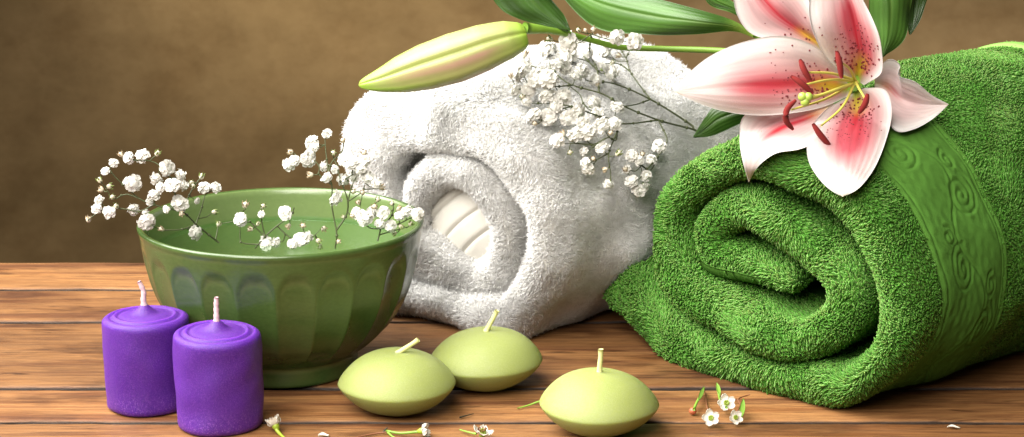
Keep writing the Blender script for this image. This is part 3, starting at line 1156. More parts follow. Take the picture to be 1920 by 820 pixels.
# tall one at the right
dr_ = lambda x, y: on_y(x, y, 111.0 + max(0, (330 - y) / 60.0))
sprig('tall upright gypsophila sprig rising from the bowl in front of the white towel', on_z(628, 462, 6.3),
      [[(628, 466), (630, 440), (627, 410), (624, 380), (619, 350), (617, 325), (622, 305), (640, 285), (643, 265)],
       [(632, 430), (650, 405), (652, 375), (640, 340), (632, 315), (628, 295)],
       [(619, 350), (600, 330), (600, 312), (585, 300), (570, 295), (550, 300)],
       [(617, 325), (612, 290), (612, 265), (613, 252)],
       [(650, 375), (660, 345), (672, 320), (683, 290)],
       [(640, 340), (655, 330), (668, 325)],
       [(652, 375), (680, 360), (684, 345)]],
      [(613, 251, 26), (586, 268, 36), (590, 276, 26), (578, 298, 38), (582, 288, 30), (542, 310, 34), (552, 302, 26), (607, 312, 24), (629, 372, 38), (660, 306, 38), (683, 302, 32), (645, 300, 28),
       (645, 338, 32), (690, 332, 32), (664, 330, 30), (612, 334, 26), (705, 345, 26), (676, 318, 26), (628, 318, 24)],
      [(643, 264), (545, 285), (683, 287), (582, 328, 12), (715, 352), (662, 360), (644, 407, 11), (660, 405, 11), (635, 453, 11), (625, 287)],
      dr_, 3)

# low cluster by the right rim
dc = lambda x, y: on_y(x, y, 110.6 + 0.0 * x)
sprig('low gypsophila cluster leaning on the bowl rim against the white towel', on_z(712, 452, 6.3),
      [[(708, 452), (715, 425), (708, 395), (704, 385)],
       [(715, 425), (735, 405), (737, 380)],
       [(715, 425), (745, 420), (765, 410), (780, 405)],
       [(715, 430), (690, 425), (675, 400), (680, 362)],
       [(720, 440), (745, 432), (760, 425)]],
      [(683, 409, 40), (668, 400, 26), (698, 398, 28), (719, 399, 30), (731, 424, 36), (712, 420, 26), (764, 398, 34), (783, 402, 32), (750, 404, 24)],
      [(703, 388), (735, 382), (748, 392), (708, 375, 12), (752, 425, 12), (740, 438, 11), (680, 362, 12), (770, 420, 12), (672, 380, 11)],
      dc, 4)


# big spray lying over the white towel
def dbig(x, y):
    h = hit(x, y, [BV_W])
    Yp = 116.5 - (x - 960) * 0.0105 - (y - 150) * 0.008
    p = on_y(x, y, Yp)
    if h is not None:
        lim = h[0]
        p2 = CAM + (lim - CAM) * (1 - 1.35 / h[1])
        if p2[1] < p[1] or p[1] < p2[1] - 2.2:
            p = p2
    return p


sprig('big gypsophila spray lying across the white towel, stems tucked behind the green roll', dbig(1300, 238),
      [[(1305, 245), (1294, 240), (1236, 227), (1173, 201), (1127, 175), (1069, 159), (1036, 128), (1032, 116)],
       [(1305, 240), (1294, 233), (1222, 187), (1153, 157), (1105, 152)],
       [(1222, 187), (1184, 137), (1175, 110), (1161, 88)],
       [(1175, 110), (1182, 96)],
       [(1184, 137), (1160, 118), (1135, 120)],
       [(1127, 175), (1121, 130), (1106, 102), (1108, 66)],
       [(1121, 130), (1096, 108), (1078, 88)],
       [(1106, 118), (1082, 110)],
       [(1069, 159), (1042, 162), (1010, 152), (985, 165), (978, 178)],
       [(1036, 128), (1000, 124), (985, 108)],
       [(1236, 230), (1169, 232), (1140, 222), (1100, 200), (1088, 178), (1070, 162)],
       [(1169, 232), (1158, 238), (1153, 262), (1136, 258), (1105, 280)],
       [(1140, 222), (1125, 218), (1070, 200), (1040, 195), (1000, 192)],
       [(1070, 200), (1050, 205), (1030, 215), (1016, 225)],
       [(1136, 258), (1110, 272), (1080, 268), (1060, 272)],
       [(1160, 245), (1141, 290), (1143, 320), (1145, 338)],
       [(1141, 290), (1120, 300)],
       [(1222, 190), (1195, 195), (1173, 201)],
       [(1236, 228), (1250, 262), (1235, 290), (1222, 322), (1205, 312)],
       [(1235, 290), (1205, 330), (1192, 345)]],
      [(1190, 79, 32), (1157, 70, 28), (1149, 82, 28), (1115, 78, 36), (1135, 96, 36), (1065, 78, 40), (1086, 82, 36), (1063, 102, 40), (1020, 96, 40), (1032, 90, 30), (1047, 122, 40), (974, 139, 36),
       (984, 125, 34), (968, 169, 28), (992, 169, 30), (1028, 149, 42), (1012, 140, 34), (1091, 135, 36), (1080, 142, 30), (1145, 137, 40), (1132, 128, 28), (1026, 179, 36), (1055, 183, 34), (1000, 217, 32),
       (1028, 221, 36), (1079, 213, 40), (1066, 222, 30), (1113, 195, 34), (1157, 201, 30), (1129, 237, 36), (1101, 250, 38), (1079, 253, 34), (1045, 263, 30), (1153, 233, 28), (1095, 284, 22), (1103, 316, 28),
       (1098, 305, 20), (1129, 278, 30), (1236, 275, 30), (1184, 292, 24), (1198, 302, 22), (1184, 340, 26), (1198, 358, 26), (1141, 345, 22), (1210, 348, 22), (1222, 300, 24), (1116, 150, 30), (1002, 152, 30),
       (1042, 200, 30), (1092, 230, 30), (1120, 212, 26), (988, 190, 26), (1060, 128, 30), (1100, 100, 30), (1175, 318, 20), (1212, 330, 22)],
      [(1112, 56, 15), (1031, 74, 15), (984, 101, 16), (958, 143, 12), (1018, 221, 13), (980, 181, 14), (1069, 286, 13), (1055, 251, 13), (1113, 298, 12), (1135, 318, 12), (1173, 318, 12), (1194, 292, 13), (1224, 298, 13),
       (1159, 288, 15), (1161, 105, 14), (1148, 118, 12), (1084, 206, 12), (1060, 172, 13), (990, 178, 13), (1003, 232, 12), (1072, 262, 12), (1145, 250, 12), (1120, 158, 12), (1085, 57, 12), (1098, 57, 11), (1205, 290, 12)],
      dbig, 5, jitter=0.5, stem_r=0.062, big=1.24)

# ------------------------------------------------------------------ lily
LY = 107.0
lily_root = on_y(1600, 160, LY + 2)
lily = empty('lily', lily_root, 'pink and white speckled lily in bloom on the green towel, with closed bud and leaves', 'flower')


def P3(pt, Y=LY):
    return on_y(pt[0], pt[1], Y + pt[2])


def lag(Lp, Mp, Rp, s):
    """quadratic across the blade through left (-1), mid (0) and right (+1)"""
    s = s[None, :, None]
    return Lp[:, None] * (s * (s - 1) / 2) + Mp[:, None] * (1 - s * s) + Rp[:, None] * (s * (s + 1) / 2)


def blade(Le, Mi, Ri, Y, nt, ns, ridge=0.0, ruffle=0.0, seed=0, keep=None, gap=0.3, bow=0.0):
    t = np.linspace(0, 1, nt)
    Ls, Ms, Rs = (spline([P3(p, Y) for p in e], n=nt) for e in (Le, Mi, Ri))
    s = np.linspace(-1, 1, ns)
    lin_ = np.where(s[None, :, None] < 0, Ms[:, None] + (Ls - Ms)[:, None] * -s[None, :, None], Ms[:, None] + (Rs - Ms)[:, None] * s[None, :, None])
    G = 0.5 * lin_ + 0.5 * lag(Ls, Ms, Rs, s)
    view = np.array([0, 1.0, -0.25])
    if bow:
        G = G + view * (-bow * (1 - s * s)[None, :, None] * np.sin(np.pi * t)[:, None, None])
    G = G + view * (ridge * np.exp(-(s / 0.13) ** 2)[None, :, None] * np.sin(np.pi * np.clip(t * 1.05, 0, 1))[:, None, None])
    if ruffle:
        nz = Noise(2.2, seed, dim=2)
        S, T = np.meshgrid(s, t)
        rf = nz(np.stack([T * 7, S * 1.2], -1)) * np.abs(S) ** 2.2 * np.sin(np.pi * T) ** 0.6
        G = G + view * (ruffle * rf)[..., None]
    if keep:
        for i in range(nt):
            for j in range(ns):
                G[i, j] = keep_off(G[i, j], keep, gap)
        # smooth what the towel pushed
        for _ in range(3):
            H = G.copy()
            H[1:-1] = (G[:-2] + 2 * G[1:-1] + G[2:]) / 4
            H[:, 1:-1] = (H[:, :-2] + 2 * H[:, 1:-1] + H[:, 2:]) / 4
            G = H
    return G, t, s


def sm(a, b, x):
    x = np.clip((x - a) / (b - a), 0, 1)
    return x * x * (3 - 2 * x)


def petal(Le, Mi, Ri, seed, wash=1.0, mid=1.0, spots=90, ruffle=0.12, base=1.0, spot_rng=(0.12, 0.52), bow=0.0, midr=(0.08, 0.72)):
    G, t, s = blade(Le, Mi, Ri, LY, 64, 41, ridge=0.14, ruffle=ruffle, seed=seed, keep=[BV_G], gap=0.95, bow=bow)
    S, T = np.meshgrid(s, t)
    r = np.random.default_rng(seed)
    white = np.array([0.60, 0.50, 0.48])
    edge = np.array([0.70, 0.67, 0.64])
    pink = np.array([0.54, 0.085, 0.115])
    red = np.array([0.46, 0.006, 0.022])
    yellow = np.array([0.66, 0.50, 0.03])
    green = np.array([0.30, 0.42, 0.03])
    nz = Noise(3.0, seed + 3, dim=2)
    e = sm(0.55, 0.95, np.abs(S))[..., None]
    C = white * (1 - e) + edge * e
    streak = 0.75 + 0.25 * np.sin(S * 34 + 2 * nz(np.stack([T * 2, S * 3], -1)))
    wv = 1.35 * wash * np.exp(-(S / 0.60) ** 2) * sm(0.0, 0.12, T) * (1 - sm(0.45, 0.85, T)) * (0.85 + 0.15 * nz(np.stack([T * 3, S * 2], -1)))
    C = C + (pink - C) * np.clip(wv * (0.75 + 0.25 * streak), 0, 1)[..., None]
    rv = mid * np.exp(-(S / (0.10 + 0.12 * (1 - T))) ** 2) * sm(midr[0], midr[0] + 0.14, T) * (1 - sm(midr[1] - 0.25, midr[1], T)) * streak
    C = C + (red - C) * np.clip(rv, 0, 1)[..., None]
    yv = base * np.exp(-(S / 0.30) ** 2) * (1 - sm(0.14, 0.32, T))
    C = C + (yellow - C) * np.clip(yv, 0, 1)[..., None]
    gv = base * (1 - sm(0.02, 0.11, T)) * np.exp(-(S / 0.5) ** 2)
    C = C + (green - C) * np.clip(gv, 0, 1)[..., None]
    tipv = sm(0.93, 1.0, T)
    C = C + (np.array([0.80, 0.74, 0.52]) - C) * (0.5 * tipv)[..., None]
    C = C * (1 + 0.045 * np.sin(S * 62 * (0.75 + 0.25 * T) + 1.5 * nz(np.stack([T * 3, S * 3], -1))) + 0.05 * nz(np.stack([T * 5, S * 4], -1)))[..., None]
    th = 0.075 * np.clip(1.15 - np.abs(S) ** 3, 0.25, 1)
    N0 = np.cross(np.gradient(G, axis=0), np.gradient(G, axis=1))
    N0 /= np.linalg.norm(N0, axis=-1)[..., None] + 1e-9
    G = G + N0 * (0.008 * np.sin(S * 30 * (0.7 + 0.3 * T)) * np.sin(np.pi * T))[..., None]
    V, fs, N = sheet(G, th)
    mb = MB()
    mb.add(V, fs, 0, np.vstack([C.reshape(-1, 3)] * 2))
    # raised dark papillae
    to_cam = CAM - G.mean((0, 1))
    for _ in range(spots):
        tt = r.uniform(*spot_rng)
        ss = np.clip(r.normal(0, 0.36), -0.8, 0.8)
        if abs(ss) < 0.08:
            continue
        i, j = int(tt * 63), int((ss + 1) / 2 * 40)
        nrm = N[i, j] if N[i, j] @ to_cam > 0 else -N[i, j]
        rad = r.uniform(0.04, 0.075) * (1.1 - 0.5 * (tt - spot_rng[0]) / (spot_rng[1] - spot_rng[0]))
        pos = G[i, j] + (G[min(i + 1, 63), j] - G[i, j]) * r.uniform(0, 1) + nrm * 0.035
        Vs, f2 = sphere(pos, rad, 5, 6, (1, 1, 0.8), frame_to(nrm))
        mb.add(Vs, f2, 1)
    return mb.build('petal', [M['petal'], M['papilla']], lily, lily_root, color=True)


# petal outlines: left edge, middle rib, right edge, each point = picture position + depth behind the flower plane
petal([(1586, 150, 2.0), (1535, 92, 1.2), (1470, 68, 0.8), (1400, 77, 0.7), (1335, 103, 0.7), (1288, 140, 0.8), (1263, 171, 1.0)],
      [(1592, 165, 2.3), (1530, 163, 0.9), (1460, 163, 0.1), (1390, 165, -0.2), (1330, 168, 0.1), (1290, 170, 0.6), (1263, 171, 1.0)],
      [(1588, 182, 2.0), (1540, 202, 0.7), (1480, 213, 0.1), (1420, 216, -0.1), (1355, 208, 0.2), (1300, 190, 0.6), (1263, 171, 1.0)], 11, wash=1.0, spots=120, spot_rng=(0.15, 0.5), midr=(0.1, 0.8))
petal([(1540, 100, 2.6), (1470, 80, 2.2), (1412, 66, 1.9), (1384, 32, 2.0), (1375, -5, 2.3), (1375, -50, 2.8), (1388, -100, 3.6)],
      [(1550, 92, 2.7), (1498, 55, 2.5), (1455, 22, 2.3), (1425, -10, 2.5), (1402, -50, 2.9), (1388, -100, 3.6)],
      [(1556, 84, 2.6), (1534, 48, 1.9), (1524, 18, 1.8), (1508, -15, 2.0), (1460, -60, 2.6), (1388, -100, 3.6)], 12, wash=0.75, mid=1.0, spots=12, base=0.8, midr=(0.0, 0.95))
petal([(1592, 150, 2.2), (1552, 112, 1.0), (1524, 62, 0.4), (1518, 18, 0.4), (1526, -25, 0.9), (1560, -80, 2.0)],
      [(1606, 150, 2.5), (1616, 108, 1.5), (1608, 60, 1.0), (1596, 10, 0.9), (1580, -35, 1.2), (1560, -80, 2.0)],
      [(1620, 160, 1.8), (1655, 135, 0.3), (1654, 92, 0.1), (1640, 45, 0.3), (1616, -5, 0.8), (1560, -80, 2.0)], 13, wash=1.15, spots=130, spot_rng=(0.12, 0.5), midr=(0.2, 0.85))
petal([(1640, 140, 2.8), (1664, 112, 2.3), (1687, 122, 1.9), (1684, 142, 1.6), (1714, 153, 1.4), (1745, 177, 1.4), (1779, 196, 1.6)],
      [(1640, 155, 2.9), (1664, 162, 2.7), (1690, 182, 2.2), (1715, 192, 1.9), (1745, 196, 1.7), (1779, 196, 1.6)],
      [(1640, 175, 2.8), (1655, 212, 2.1), (1680, 246, 1.5), (1712, 243, 1.3), (1748, 224, 1.4), (1779, 196, 1.6)], 14, wash=0.25, mid=0.8, spots=0, ruffle=0.1, base=0.2, midr=(0.05, 0.5))
petal([(1594, 180, 2.2), (1545, 208, 0.9), (1517, 252, 0.2), (1515, 298, -0.1), (1534, 334, -0.1), (1558, 357, 0.1), (1580, 369, 0.3)],
      [(1606, 172, 2.4), (1609, 215, 1.2), (1604, 260, 0.4), (1596, 305, 0.1), (1588, 342, 0.1), (1580, 369, 0.3)],
      [(1622, 165, 2.0), (1660, 168, 0.8), (1671, 205, 0.4), (1663, 260, 0.0), (1641, 315, -0.1), (1610, 354, 0.1), (1580, 369, 0.3)], 15, wash=1.0, spots=120, spot_rng=(0.1, 0.5), midr=(0.15, 0.62))
petal([(1560, 190, 2.8), (1470, 195, 2.0), (1398, 214, 1.1), (1387, 255, 0.7), (1392, 300, 0.6), (1404, 342, 0.6)],
      [(1565, 200, 2.8), (1510, 222, 1.9), (1460, 243, 1.1), (1425, 272, 0.8), (1408, 310, 0.6), (1404, 342, 0.6)],
      [(1570, 215, 2.6), (1532, 262, 1.5), (1500, 280, 0.9), (1455, 288, 0.6), (1422, 312, 0.6), (1404, 342, 0.6)], 16, wash=0.5, mid=1.2, spots=0, base=0.3, midr=(0.1, 0.75))

# stamens: a pale filament that carries a dark red anther
throat = (1604, 152, 2.0)
for mid_, at, an in [
        ((1560, 138, -0.2), (1512, 136, -1.4), [(1500, 112, -1.2), (1508, 132, -1.45), (1520, 153, -1.5)]),
        ((1555, 150, -0.6), (1505, 160, -1.9), [(1483, 143, -1.8), (1502, 156, -2.0), (1524, 176, -2.0)]),
        ((1550, 185, -0.8), (1484, 206, -2.2), [(1492, 188, -2.0), (1476, 205, -2.2), (1474, 226, -2.2), (1487, 243, -2.0)]),
        ((1580, 200, -0.6), (1540, 236, -2.0), [(1524, 232, -2.0), (1538, 253, -2.1), (1557, 275, -2.0)]),
        ((1594, 130, 0.2), (1578, 118, -1.2), [(1569, 96, -1.1), (1574, 118, -1.25), (1578, 147, -1.3)]),
        ((1610, 165, 0.4), (1622, 185, -0.8), [(1627, 176, -0.8), (1622, 195, -0.9), (1610, 213, -0.8)])]:
    P = spline([P3(throat), P3(mid_), P3(at)], n=16)
    V, fs = tube(P, np.linspace(0.085, 0.05, 16), 7)
    st = MB().add(V, fs).build('stamen', M['filament'], lily, lily_root)
    P = spline([P3(p) for p in an], n=14)
    V, fs = tube(P, 0.02 + 0.135 * np.sin(np.linspace(0.12, math.pi - 0.12, 14)) ** 0.45, 8)
    V[:, 1] = V[:, 1]
    MB().add(V, fs).build('anther', M['anther'], st, lily_root)
P = spline([P3((1606, 155, 2.2)), P3((1570, 168, -0.3)), P3((1535, 180, -1.6)), P3((1514, 185, -2.2))], n=18)
V, fs = tube(P, np.r_[np.linspace(0.12, 0.085, 15), 0.11, 0.14, 0.16], 8)
pis = MB().add(V, fs).build('pistil', M['filament'], lily, lily_root)
c = P3((1510, 185, -2.4))
mb = MB()
for k in range(3):
    a_ = k * 2.094 + 0.5
    V, fs = sphere(c + np.array([0.16 * math.cos(a_), 0, 0.16 * math.sin(a_)]), 0.22, 8, 10, (1, 0.9, 1))
    mb.add(V, fs)
mb.build('stigma', M['stigma'], pis, lily_root)


def leaf(Le, Mi, Ri, Y, seed, dark=1.0, gap=0.25, keep=None, bow=0.0):
    G, t, s = blade(Le, Mi, Ri, Y, 50, 33, ridge=0.10, ruffle=0.05, seed=seed, keep=keep, gap=gap, bow=bow)
    S, T = np.meshgrid(s, t)
    nz = Noise(2.0, seed, dim=2)
    base = np.array([0.055, 0.135, 0.02]) * dark
    C = np.broadcast_to(base, (*S.shape, 3)).copy()
    vein = np.clip(np.sin(S * 26 + 0.6 * nz(np.stack([T * 3, S], -1))), 0, 1) ** 4
    C += np.array([0.010, 0.02, 0.004]) * vein[..., None] * dark
    C *= (1 + 0.22 * nz(np.stack([T * 6, S * 3], -1)))[..., None]
    mv = np.exp(-(S / 0.06) ** 2) * 0.3 * (1 - T)
    C += (np.array([0.22, 0.36, 0.06]) * dark - C) * mv[..., None]
    stem = (1 - sm(0.0, 0.16, T))[..., None]
    C += (np.array([0.28, 0.42, 0.06]) * min(1, dark * 1.2) - C) * stem
    # parallel grooves
    N = np.cross(np.gradient(G, axis=0), np.gradient(G, axis=1))
    N /= np.linalg.norm(N, axis=-1)[..., None] + 1e-9
    G = G + N * (0.010 * np.sin(S * 26))[..., None]
    V, fs, _ = sheet(G, 0.07)
    return MB().add(V, fs, 0, np.vstack([np.clip(C, 0.004, 1).reshape(-1, 3)] * 2)).build('leaf', M['leaf'], lily, lily_root, color=True)


leaf([(1412, 62, 0), (1375, 40, 0.1), (1320, 22, 0.3), (1230, -2, 1.4), (1130, -22, 2.8), (1020, -46, 4.0)],
     [(1412, 66, 0), (1375, 50, -0.1), (1310, 42, -0.2), (1220, 30, 1.0), (1120, 5, 2.5), (1020, -46, 4.0)],
     [(1412, 70, 0), (1372, 58, 0.2), (1300, 64, 0.5), (1210, 64, 1.4), (1110, 48, 2.8), (1020, -46, 4.0)], 113.5, 31, 1.0)
leaf([(985, -75, 0.4), (925, -20, 0.3), (938, 16, 0.3), (975, 36, 0.2), (1020, 48, 0.1), (1069, 59, 0.0)],
     [(990, -75, 0.4), (985, -25, 0.1), (1000, 5, 0.0), (1025, 28, 0.0), (1048, 45, 0.0), (1069, 59, 0.0)],
     [(995, -75, 0.4), (1015, -22, 0.5), (1038, 5, 0.5), (1056, 27, 0.4), (1064, 42, 0.2), (1069, 59, 0.0)], 115.3, 32, 0.6)
leaf([(1660, -75, 0), (1634, -30, 0.3), (1630, 20, 0.4), (1636, 70, 0.3), (1654, 108, 0.0)],
     [(1680, -75, 0), (1670, -30, 0.1), (1672, 20, 0.0), (1668, 70, 0.0), (1654, 108, 0.0)],
     [(1700, -75, 0), (1712, -30, 0.5), (1706, 20, 0.7), (1694, 75, 0.5), (1654, 108, 0.0)], 112.0, 33, 1.0)
leaf([(1705, -70, 0.2), (1698, -25, 0.3), (1694, 15, 0.4), (1700, 45, 0.4), (1706, 66, 0.4)],
     [(1725, -70, 0.4), (1722, -25, 0.6), (1716, 10, 0.7), (1712, 40, 0.6), (1706, 66, 0.4)],
     [(1745, -70, 0.4), (1745, -25, 0.5), (1734, 10, 0.6), (1722, 42, 0.5), (1706, 66, 0.4)], 112.2, 34, 0.35)
leaf([(1405, 32, 0), (1380, 8, 0), (1350, -8, 0), (1310, -30, 0)],
     [(1405, 36, 0), (1376, 16, 0), (1340, 0, 0), (1310, -30, 0)],
     [(1405, 40, 0), (1372, 24, 0), (1330, 8, 0), (1310, -30, 0)], 112.0, 35, 1.1)
leaf([(1440, 190, 0.0), (1390, 188, 0.2), (1345, 196, 0.3), (1322, 222, 0.4), (1300, 258, 0.8)],
     [(1450, 205, 0.0), (1395, 208, 0.0), (1350, 222, 0.1), (1326, 240, 0.3), (1300, 258, 0.8)],
     [(1460, 225, 0.0), (1400, 228, 0.2), (1360, 245, 0.3), (1332, 256, 0.4), (1300, 258, 0.8)], 113.2, 36, 0.5)

# flower stem and bud stalk
pts = [(1600, 165, 5.0), (1520, 120, 6.5), (1420, 102, 8.2), (1340, 95, 9.6), (1250, 92, 10.6), (1165, 89, 10.8), (1110, 76, 10.2), (1060, 63, 8.8), (1020, 56, 7.6), (984, 53, 6.9)]
P = spline([P3(p) for p in pts], n=60)
V, fs = tube(P, np.interp(np.linspace(0, 1, 60), [0, 0.5, 0.8, 0.93, 1], [0.2, 0.16, 0.16, 0.19, 0.32]), 10)
MB().add(V, fs).build('stem', M['stem'], lily, lily_root)
P = spline([P3((1600, 155, 2.2)), P3((1602, 158, 3.5)), P3((1600, 165, 5.0))], n=10)
V, fs = tube(P, np.linspace(0.45, 0.22, 10), 10)
MB().add(V, fs).build('flower_base', M['stem'], lily, lily_root)

for k, pts in enumerate(([(1602, 160, 3.6), (1622, 110, 5.2), (1640, 40, 6.4), (1662, -30, 6.4), (1690, -85, 5.4)],
                         [(1500, 112, 6.8), (1460, 92, 6.6), (1412, 66, 6.5)],
                         [(1500, 112, 6.8), (1450, 70, 5.6), (1405, 36, 5.0)],
                         [(1560, 150, 5.6), (1500, 190, 5.8), (1450, 205, 5.9), (1400, 208, 6.2)],
                         [(1680, -60, 4.9), (1705, -85, 5.1), (1725, -75, 5.4)])):
    P = spline([P3(p) for p in pts], n=14)
    V, fs = tube(P, 0.15 if k == 0 else 0.10, 8)
    MB().add(V, fs).build('leaf_stalk', M['stem'], lily, lily_root)

# bud: long body with six-edged section
BYd = LY + 6.9
ax = spline([on_y(986, 66, BYd), on_y(930, 82, BYd - 0.2), on_y(860, 107, BYd - 0.3), on_y(780, 132, BYd - 0.1), on_y(720, 150, BYd + 0.1), on_y(673, 160, BYd + 0.3)], n=70)
T = np.linspace(0, 1, 70)
rad = 1.12 * np.interp(T, [0, 0.02, 0.1, 0.25, 0.42, 0.6, 0.75, 0.88, 0.95, 0.985, 1], [0.45, 0.62, 0.86, 1.06, 1.14, 1.05, 0.84, 0.52, 0.33, 0.2, 0.05])
Tn = np.gradient(ax, axis=0); Tn /= np.linalg.norm(Tn, axis=1)[:, None]
A = np.cross(Tn, [0, 1.0, 0]); A /= np.linalg.norm(A, axis=1)[:, None]
B = np.cross(Tn, A)
NB = 72
th = np.arange(NB) / NB * 2 * math.pi
rib = np.abs(np.cos(1.5 * (th - 0.9)))                       # three broad sepals with seams between
ribn = 1 - 0.13 * np.exp(-(rib / 0.16) ** 2) + 0.05 * np.exp(-((rib - 1) / 0.05) ** 2)
V = ax[:, None] + (rad[:, None] * ribn[None])[..., None] * (A[:, None] * np.cos(th)[None, :, None] + B[:, None] * np.sin(th)[None, :, None])
cream, pinkc, grn, olive = np.array([0.29, 0.35, 0.09]), np.array([0.37, 0.22, 0.155]), np.array([0.24, 0.40, 0.03]), np.array([0.22, 0.24, 0.04])
TT, RB = np.meshgrid(T, rib, indexing='ij')
nz = Noise(2, 8, dim=2)
C = cream + np.zeros((70, NB, 1))
pk = np.exp(-((RB - 0.62) / 0.3) ** 2) * sm(0.08, 0.3, TT) * (1 - sm(0.6, 0.92, TT)) * (0.85 + 0.2 * nz(np.stack([TT * 4, RB * 8], -1)))
C = C + (pinkc - C) * np.clip(pk, 0, 1)[..., None]
C = C + (olive - C) * (0.65 * np.exp(-(RB / 0.10) ** 2))[..., None]
C = C + (grn - C) * (0.75 * np.exp(-((RB - 1) / 0.05) ** 2) * sm(0.35, 0.95, TT))[..., None]
C = C + (grn - C) * np.clip(sm(0.86, 1.0, TT) * 0.9 + (1 - sm(0.0, 0.10, TT)) * 0.8, 0, 1)[..., None]
C *= (1 + 0.05 * np.sin(th * 36))[None, :, None]
MB().add(V.reshape(-1, 3), [grid_faces(70, NB, cv=True)], 0, C.reshape(-1, 3)).build('bud', M['bud'], lily, lily_root, color=True)


# ------------------------------------------------------------------ small flowers and bits on the table
def wax_blossom(parent, loc, size, axis, seed, open_=1.0, name='blossom'):
    r = np.random.default_rng(seed)
    R = frame_to(axis)
    mb = MB()
    V, q = lathe([(0.02, -0.34), (0.09, -0.3), (0.17, -0.12), (0.2, 0.02), (0.18, 0.04), (0.12, -0.02), (0.02, -0.04)], 14)
    mb.add(V.reshape(-1, 3) @ R.T * size, [q], 1)
    for k in range(5):
        az = k * 2 * math.pi / 5 + r.normal(0, 0.1)
        nt, ns = 9, 9
        G = np.zeros((nt, ns, 3))
        for i, t in enumerate(np.linspace(0, 1, nt)):
            for j, s in enumerate(np.linspace(-1, 1, ns)):
                w = 0.24 * math.sin(math.pi * (0.16 + 0.80 * t)) ** 0.75
                rr = 0.15 + 0.40 * t * open_
                zz = 0.02 + 0.40 * t * (1.25 - open_) - 0.07 * math.sin(t * 3) + 0.09 * s * s * t
                x, y = rr, s * w
                G[i, j] = (x * math.cos(az) - y * math.sin(az), x * math.sin(az) + y * math.cos(az), zz + r.normal(0, 0.004))
        Vv, fs, _ = sheet(G, 0.03)
        mb.add(Vv @ R.T * size, fs, 0, np.array([0.66, 0.61, 0.52]))
    for k in range(10):
        az = k * 0.628
        a0 = np.array([0.13 * math.cos(az), 0.13 * math.sin(az), 0.0])
        V, fs = tube([a0, a0 * 1.1 + np.array([0, 0, 0.1]), a0 * 0.85 + np.array([0, 0, 0.19])], [0.02, 0.018, 0.03], 5)
        mb.add(V @ R.T * size, fs, 1)
    V, fs = tube([np.zeros(3), np.array([0, 0, .22])], [0.03, 0.03], 6)
    mb.add(V @ R.T * size, fs, 1)
    o = mb.build(name, [M['wax_petal'], M['wax_green']], parent, color=True)
    o.location = np.asarray(loc) * CM
    return o


def seg(parent, name, mat, pts, r0, r1):
    P = spline(pts, n=14)
    V, fs = tube(P, np.linspace(r0, r1, 14), 7)
    return MB().add(V, fs).build(name, mat, parent)


def leaflet(parent, a, b, w, mat_dark=1.0):
    a, b = np.array(a, float), np.array(b, float)
    t = np.linspace(0, 1, 12)
    s = np.linspace(-1, 1, 5)
    d = b - a
    side = np.cross(d, [0, -0.4, 1.0]); side /= np.linalg.norm(side)
    G = a + d * t[:, None, None] + side * (w * np.sin(np.pi * t) ** 0.8)[:, None, None] * s[None, :, None] + np.array([0, 0, 0.12 * w]) * (s ** 2)[None, :, None]
    V, fs, _ = sheet(G, 0.035)
    return MB().add(V, fs, 0, np.array([0.12, 0.22, 0.03]) * mat_dark).build('leaflet', M['leaf'], parent, color=True)


# trio of open flowers before the green towel
o0 = on_z(1352, 790)
tri = empty('waxflower_sprig', o0, 'trio of open white waxflowers with green centres and a red bud, before the green towel', 'flower sprig', 'fallen waxflowers')
L = lambda px, py, z=0.0: on_z(px, py, z) - o0
tocam = np.array([0.05, -0.86, 0.5])
wax_blossom(tri, L(1362, 756, 0.75), 0.80, tocam + np.array([0, 0, 0.15]), 1)
wax_blossom(tri, L(1333, 784, 0.45), 0.76, tocam + np.array([-0.2, 0, 0.0]), 2)
wax_blossom(tri, L(1379, 783, 0.42), 0.66, tocam + np.array([0.3, 0, 0.0]), 3)
seg(tri, 'stem', M['stem'], [L(1362, 764, .6), L(1352, 755, .3), L(1348, 742, .15), L(1345, 728, .1)], 0.07, 0.05)
seg(tri, 'stem', M['brown_stem'], [L(1378, 778, .5), L(1388, 760, .5), L(1384, 748, .5), L(1406, 740, .5)], 0.05, 0.03)
seg(tri, 'stem', M['brown_stem'], [L(1333, 784, .3), L(1325, 760, .15), L(1322, 735, .1), L(1312, 742, .15)], 0.04, 0.03)
seg(tri, 'stem', M['stem'], [L(1301, 768, .35), L(1308, 752, .35), L(1316, 738, .3), L(1320, 728, .2)], 0.07, 0.05)
V, fs = sphere((0, 0, 0), 0.19, 9, 10, (1, 1, 0.95))
b = MB().add(V, fs).build('flower_bud', M['red_bud'], tri)
b.location = L(1299, 771, 0.2) * CM
leaflet(tri, L(1310, 752, .4), L(1320, 725, .45), 0.10)
leaflet(tri, L(1390, 785, .35), L(1394, 748, .75), 0.13, 1.3)
leaflet(tri, L(1350, 742, .5), L(1344, 718, .75), 0.10, 1.6)

o0 = on_z(512, 808)
wf = empty('waxflower', o0, 'small cream waxflower lying on its side beside the purple candle', 'flower', 'fallen waxflowers')
L = lambda px, py, z=0.0: on_z(px, py, z) - o0
wax_blossom(wf, L(516, 797, 0.42), 1.0, (-0.4, 0.25, 0.85), 7, open_=0.45)
seg(wf, 'stem', M['wax_green'], [L(518, 806, .25), L(526, 815, .12), L(534, 822, .1)], 0.09, 0.06)

